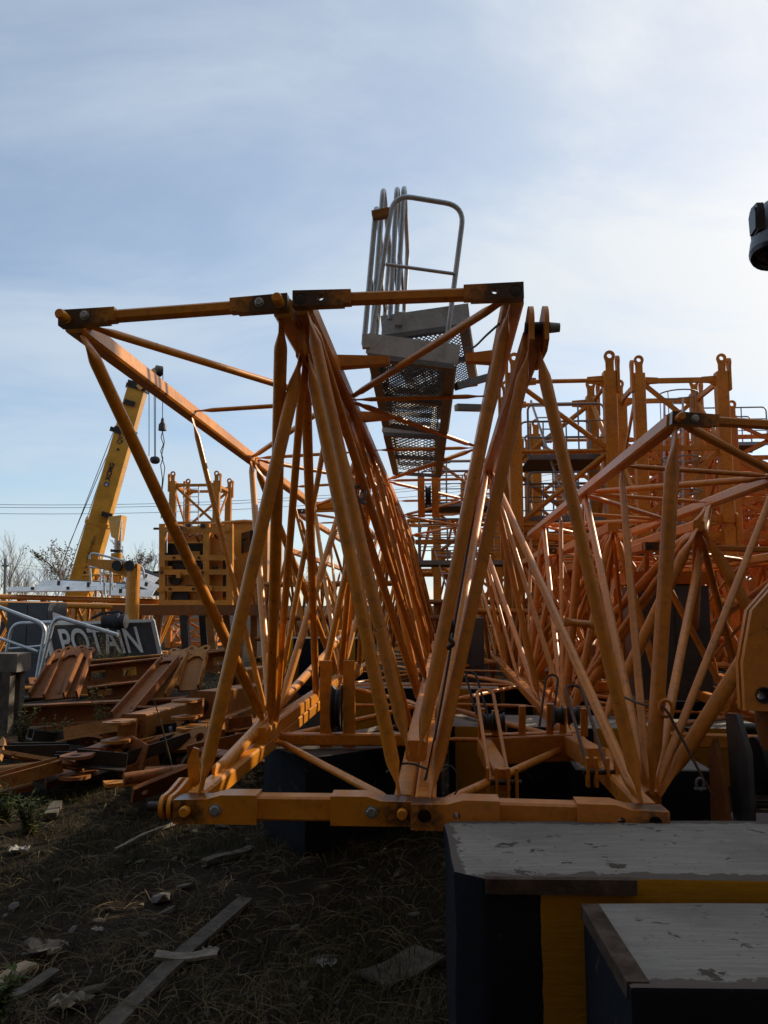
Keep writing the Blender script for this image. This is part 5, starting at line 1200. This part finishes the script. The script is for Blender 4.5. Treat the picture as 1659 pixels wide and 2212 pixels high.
# tall dry stalks
for i in range(260):
    y = rr.uniform(2.4, 3.6); x = rr.uniform(-0.62, 0.22)
    if in_block(x, y): continue
    blade(smb, x, y, rr.uniform(0.15, 0.42), 0.003, rr.uniform(0.2, 1.4), rr.uniform(0, 6.28), 6)
tag(smb.build('straw', 'straw', None, (0, 0, 0), smooth=False), 'dry fallen straw and stalks over the soil', 'straw', None, 'stuff')
def weed(label, x, y, wv, h, n, mat='weed_green', seed=1, leaf=0.035):
    b_ = at(x, wv); r2 = random.Random(seed); t = thing('weed_plant', label, 'plant', V((b_.x, b_.y, ground_h(b_.x, b_.y) - 0.01)), 'weeds among the scrap'); o_ = t.location.copy()
    m = MB(); lv = MB()
    for i in range(n):
        az = r2.uniform(0, 6.28); le = r2.uniform(0.1, 0.5); hh = h * r2.uniform(.55, 1)
        pts = [o_ + V((math.cos(az), math.sin(az), 0)) * (le * hh * (k / 5) ** 1.6 + 0.03) + Z * (hh * k / 5) for k in range(6)]
        m.path(pts, [0.006 * (1 - k / 7) for k in range(6)], 4)
        for k in range(1, 6):
            for q in range(5):
                c = pts[k].lerp(pts[k - 1], r2.random()); a2 = r2.uniform(0, 6.28); d = V((math.cos(a2), math.sin(a2), r2.uniform(-.2, .7))).normalized(); s_ = d.cross(Z).normalized() * (leaf * .22); L = leaf * r2.uniform(.6, 1.5)
                o2 = len(lv.v); lv.v += [c, c + d * L * .5 + s_, c + d * L, c + d * L * .5 - s_]; lv.f.append((o2, o2 + 1, o2 + 2, o2 + 3))
    m.build('stem', 'straw', t); tag(lv.build('leaves', mat, t, smooth=False), kind='stuff')
for i, (x, wv, h, n, mat, lab) in enumerate((
    (205, 15.2, 1.2, 34, 'straw', 'dry bushy weed in front of the letter sign, left one'), (240, 15.0, 1.2, 34, 'weed_green', 'green bushy weed in front of the letter sign'),
    (272, 15.2, 1.0, 26, 'weed_green', 'green weed right of the letter sign, by the table legs'), (180, 14.6, 0.8, 12, 'straw', 'dry weed behind the three leaning rusty brackets'),
    (215, 11.4, 0.6, 12, 'weed_green', 'low weed between the two groups of leaning brackets'), (240, 10.2, 0.5, 12, 'weed_green', 'green weed sprouting before the long rusty beam'),
    (60, 9.6, 0.5, 14, 'weed_green', 'weed clump right of the concrete slab posts'), (130, 9.0, 0.45, 14, 'weed_green', 'weed clump below the three leaning brackets'),
    (30, 6.2, 0.3, 16, 'weed_green', 'green weed in the sunlit patch at the left edge'), (90, 6.0, 0.28, 14, 'weed_green', 'green weed right of the sunlit patch at left'),
    (20, 3.3, 0.22, 10, 'weed_green', 'dark weed at the left edge of the foreground'), (640, 2.75, 0.24, 10, 'weed_green', 'broad dark weed at the bottom centre'),
    (590, 2.95, 0.2, 9, 'weed_green', 'dark weed at the bottom, left of the centre one'), (560, 13.5, 0.8, 14, 'straw', 'dry weed far behind the front left tube'), (470, 13.0, 0.7, 12, 'weed_green', 'weed behind the farthest box bar'),
    (1290, 5.6, 0.25, 12, 'weed_green', 'weed under the right upright section'), (1180, 4.6, 0.18, 12, 'weed_green', 'low weed below the trolley frame'))):
    weed(lab, x, 0, wv, h, n, mat, 20 + i, 0.05)
one('dry_stalk', MB().path([P(388, 1705, 7.2), P(368, 1640, 7.3), P(350, 1570, 7.35), P(333, 1512, 7.4)], [0.008, 0.008, 0.007, 0.005], 5), 'straw', 'single pale dry stalk leaning up before the box bars', 'stalk')

# ------------------------------------------------------------------ trees and wires at the horizon
def tree_mesh(seed, h, leafy):
    r2 = random.Random(seed); trunk, tw, lf = MB(), MB(), MB()
    def grow(p, d, L, r, lev):
        n = 3; pts = [p]; 
        for k in range(n):
            d = (d + V((r2.uniform(-.16, .16), r2.uniform(-.16, .16), r2.uniform(-.02, .10)))).normalized(); pts.append(pts[-1] + d * (L / n))
        (trunk if lev < 2 else tw).path(pts, [r * (1 - .4 * k / n) for k in range(n + 1)], 5 if lev < 2 else 3)
        if leafy and lev >= 3:
            for k in range(3):
                c = pts[r2.randrange(1, n + 1)]; a = V((r2.uniform(-1, 1), r2.uniform(-1, 1), r2.uniform(-1, .3))).normalized() * .09; b = a.orthogonal().normalized() * .035; o2 = len(lf.v)
                lf.v += [c, c + a * .5 + b, c + a, c + a * .5 - b]; lf.f.append((o2, o2 + 1, o2 + 2, o2 + 3))
        if lev >= 4: return
        for k in range(5 if lev == 0 else 4 if lev < 3 else 3):
            t_ = r2.uniform(0.3, 1.0) if lev else r2.uniform(0.35, 1.0); i = min(int(t_ * n), n - 1); q = pts[i].lerp(pts[i + 1], t_ * n - i)
            a = r2.uniform(0, 6.28); sp = r2.uniform(0.35, 0.75); nd = (d + V((math.cos(a), math.sin(a), r2.uniform(0, .4))) * sp).normalized()
            grow(q, nd, L * r2.uniform(.5, .72), r * .5, lev + 1)
    grow(V((0, 0, -0.05)), Z, h * .5, h * .013, 0)
    return trunk, tw, lf
def tree_proto(seed, h, leafy):
    t = bpy.data.objects.new('bare_tree', None); col.objects.link(t); a, b_, c = tree_mesh(seed, h, leafy)
    a.build('trunk', 'bark_haze_grey', t); tag(b_.build('crown', 'bark_haze_grey', t), kind='stuff')
    if leafy: tag(c.build('leaves', 'dry_leaf', t, smooth=False), kind='stuff')
    return t
TP = [tree_proto(3, 6.5, False), tree_proto(8, 7.5, False), tree_proto(15, 6.0, False)]
used_t = set()
spots_t = [(-10, 67, 1.10), (25, 74, 1.24), (62, 70, 0.92), (95, 78, 1.06), (128, 72, 0.87), (262, 76, 0.97), (300, 70, 1.01), (330, 78, 1.15), (180, 82, 0.92), (365, 87, 1.01), (-45, 82, 1.20), (45, 92, 1.29), (230, 90, 1.10), (660, 97, 1.01), (560, 92, 0.92), (1180, 107, 1.10), (1400, 102, 1.20)]
tl = ['tallest bare tree at the left edge of the horizon', 'bare tree behind the utility pole', 'bare thin tree right of the utility pole', 'bare tree between the pole and the crane ropes', 'bare tree behind the crane stay ropes', 'bare tree just right of the lift cylinder', 'bare tree behind the davit arm', 'bare tree touching the machinery stack', 'bare tree hidden behind the crane boom', 'bare tree behind the machinery stack', 'bare tree cut by the left edge, far', 'faint far bare tree near the utility pole', 'faint far bare tree behind the boom foot', 'far bare tree between the front tubes', 'far bare tree right of the cab', 'far bare tree behind the railed mast', 'far bare tree behind the caged ladder mast']
for i, (x, wv, s_) in enumerate(spots_t):
    k = i % 3; o = TP[k] if k not in used_t else copy_tree(TP[k]); used_t.add(k)
    o.location = at(x, wv); o.scale = (s_ * .95, s_ * .95, s_); o.rotation_euler = (0, 0, i * 1.9); tag(o, tl[i], 'tree', 'bare trees on the horizon')
lt_ = tree_proto(31, 5.6, True); lt_.name = 'leafy_sapling'; lt_.location = at(168, 38); tag(lt_, 'thin tree with a few dry leaves left of the crane boom', 'tree')
l2 = copy_tree(lt_); l2.location = at(236, 40); l2.rotation_euler = (0, 0, 2.0); tag(l2, 'thin tree with a few dry leaves right of the crane boom', 'tree')
for i in range(9):
    k = i % 3; o = copy_tree(TP[k]); s_ = 0.8 + 0.1 * (i % 4); o.location = at(-30 + 43 * i + 9 * (i % 2), 92 + 6 * (i % 3)); o.scale = (s_ * 1.3, s_ * 1.3, s_); o.rotation_euler = (0, 0, i * 2.3)
    tag(o, 'faint bare tree in the farthest low tree line at left', 'tree', 'farthest bare trees at left')
up_ = thing('utility_pole', 'grey utility pole at the far left of the horizon', 'pole', at(12, 48))
MB().tube(at(12, 48, -0.1), PW(12, 1206, 48), 0.11, 8, 0.09).build('shaft', 'pole_grey', up_)
MB().beam(PW(4, 1222, 48), PW(20, 1222, 48), 0.1, 0.1, Z).build('crossarm', 'pole_grey', up_)
def wire(label, pa, pb, sag, r=0.02):
    pts = [pa.lerp(pb, i / 24) - Z * (sag * 4 * (i / 24) * (1 - i / 24)) for i in range(25)]
    one('overhead_wire', MB().path(pts, r, 4), 'wire_black', label, 'wire')
for i, (ya, yb) in enumerate(((1080, 1010), (1086, 1016), (1100, 1028))):
    wire('%s of the three overhead wires crossing the left sky' % ('uppermost', 'middle', 'lowest')[i], P(-330, ya, 45), P(1250, yb, 52), 1.1, 0.017)
for i, y in enumerate((1216, 1222)):
    wire('%s thin far wire running right from the utility pole' % ('upper', 'lower')[i], PW(12, y, 48), PW(420, y + 18, 60), 0.3, 0.012)
for x, hgt in ((-330, 9.6), (1250, 9.8)):
    p = P(x, 1080, 45 if x < 0 else 52); u2 = thing('utility_pole', 'utility pole carrying the overhead wires, outside the %s of the picture' % ('left' if x < 0 else 'masts, right'), 'pole', V((p.x, p.y, 0)))
    MB().tube(V((p.x, p.y, -0.1)), V((p.x, p.y, max(p.z + .6, 7.5))), 0.14, 8, 0.10).build('shaft', 'pole_grey', u2)

# ------------------------------------------------------------------ unseen containers added right of the frame to shade the foreground
plain('shade_container_blue', (0.020, 0.032, 0.050), 0.55, 0, 0.3, 2, 0.0)
def shade_container_proto():
    t = bpy.data.objects.new('shade_container', None); col.objects.link(t); X, Y = V((1, 0, 0)), V((0, 1, 0))
    m = MB(); n = 40; o = [(-3.0 + 6.0 * i / n, -1.2 + (0.03 if i % 4 < 2 else 0.0)) for i in range(n + 1)]
    m.plate(o + [(x, -y) for x, y in reversed(o)], [], V((0, 0, 1.3)), X, Y, 2.46); m.build('corrugated_shell', 'shade_container_blue', t, smooth=False)
    for sx in (-1, 1):
        for sy in (-1, 1): MB().beam(V((sx * 3.0, sy * 1.2, 0)), V((sx * 3.0, sy * 1.2, 2.6)), 0.14, 0.14, Y).build('corner_post', 'shade_container_blue', t)
    for z in (0.07, 2.53):
        for sy in (-1, 1): MB().beam(V((-3, sy * 1.21, z)), V((3, sy * 1.21, z)), 0.08, 0.14, Z).build('rail', 'shade_container_blue', t)
    return t
CP = shade_container_proto(); first_c = True
for (x, y, z, rz, lab) in SHADE_CONTAINERS:
    o = CP if first_c else copy_tree(CP); first_c = False
    o.location = (x, y, z); o.rotation_euler = (0, 0, R(90)); o.scale = (rz, 1, 1); tag(o, lab, 'container', 'blue containers added out of view for shade')

# unseen hall added behind the camera to cut sky light and bounce warm fill
plain('shade_hall_sheet', (0.075, 0.060, 0.046), 0.85, 0, 0.2, 1, 0.0)
hall = thing('shade_hall', 'tall sheet-clad hall added out of view behind the camera to cut sky light', 'building', V((0, -3.0, 0)))
mh = MB(); nn_ = 160; oo = [(-24 + 48 * i / nn_, (0.05 if i % 4 < 2 else 0.0)) for i in range(nn_ + 1)]
mh.plate(oo + [(24, -9), (-24, -9)], [], V((0, -3.0, SHADE_HALL_H / 2)), V((1, 0, 0)), V((0, 1, 0)), SHADE_HALL_H); mh.build('wall', 'shade_hall_sheet', hall, smooth=False)
MB().box(V((0, -7.5, SHADE_HALL_H + 0.2)), V((1, 0, 0)), V((0, 1, 0)), Z, 24.6, 5.1, 0.2).build('roof', 'shade_hall_sheet', hall)
for x in (-15, -5, 5, 15):
    MB().box(V((x, -2.93, SHADE_HALL_H * .55)), V((1, 0, 0)), V((0, 1, 0)), Z, 2.2, 0.04, 0.6).build('window', 'navy_glass', hall)
MB().box(V((9.5, -2.93, 2.2)), V((1, 0, 0)), V((0, 1, 0)), Z, 2.0, 0.05, 2.2).build('gate', 'grey_enamel', hall)
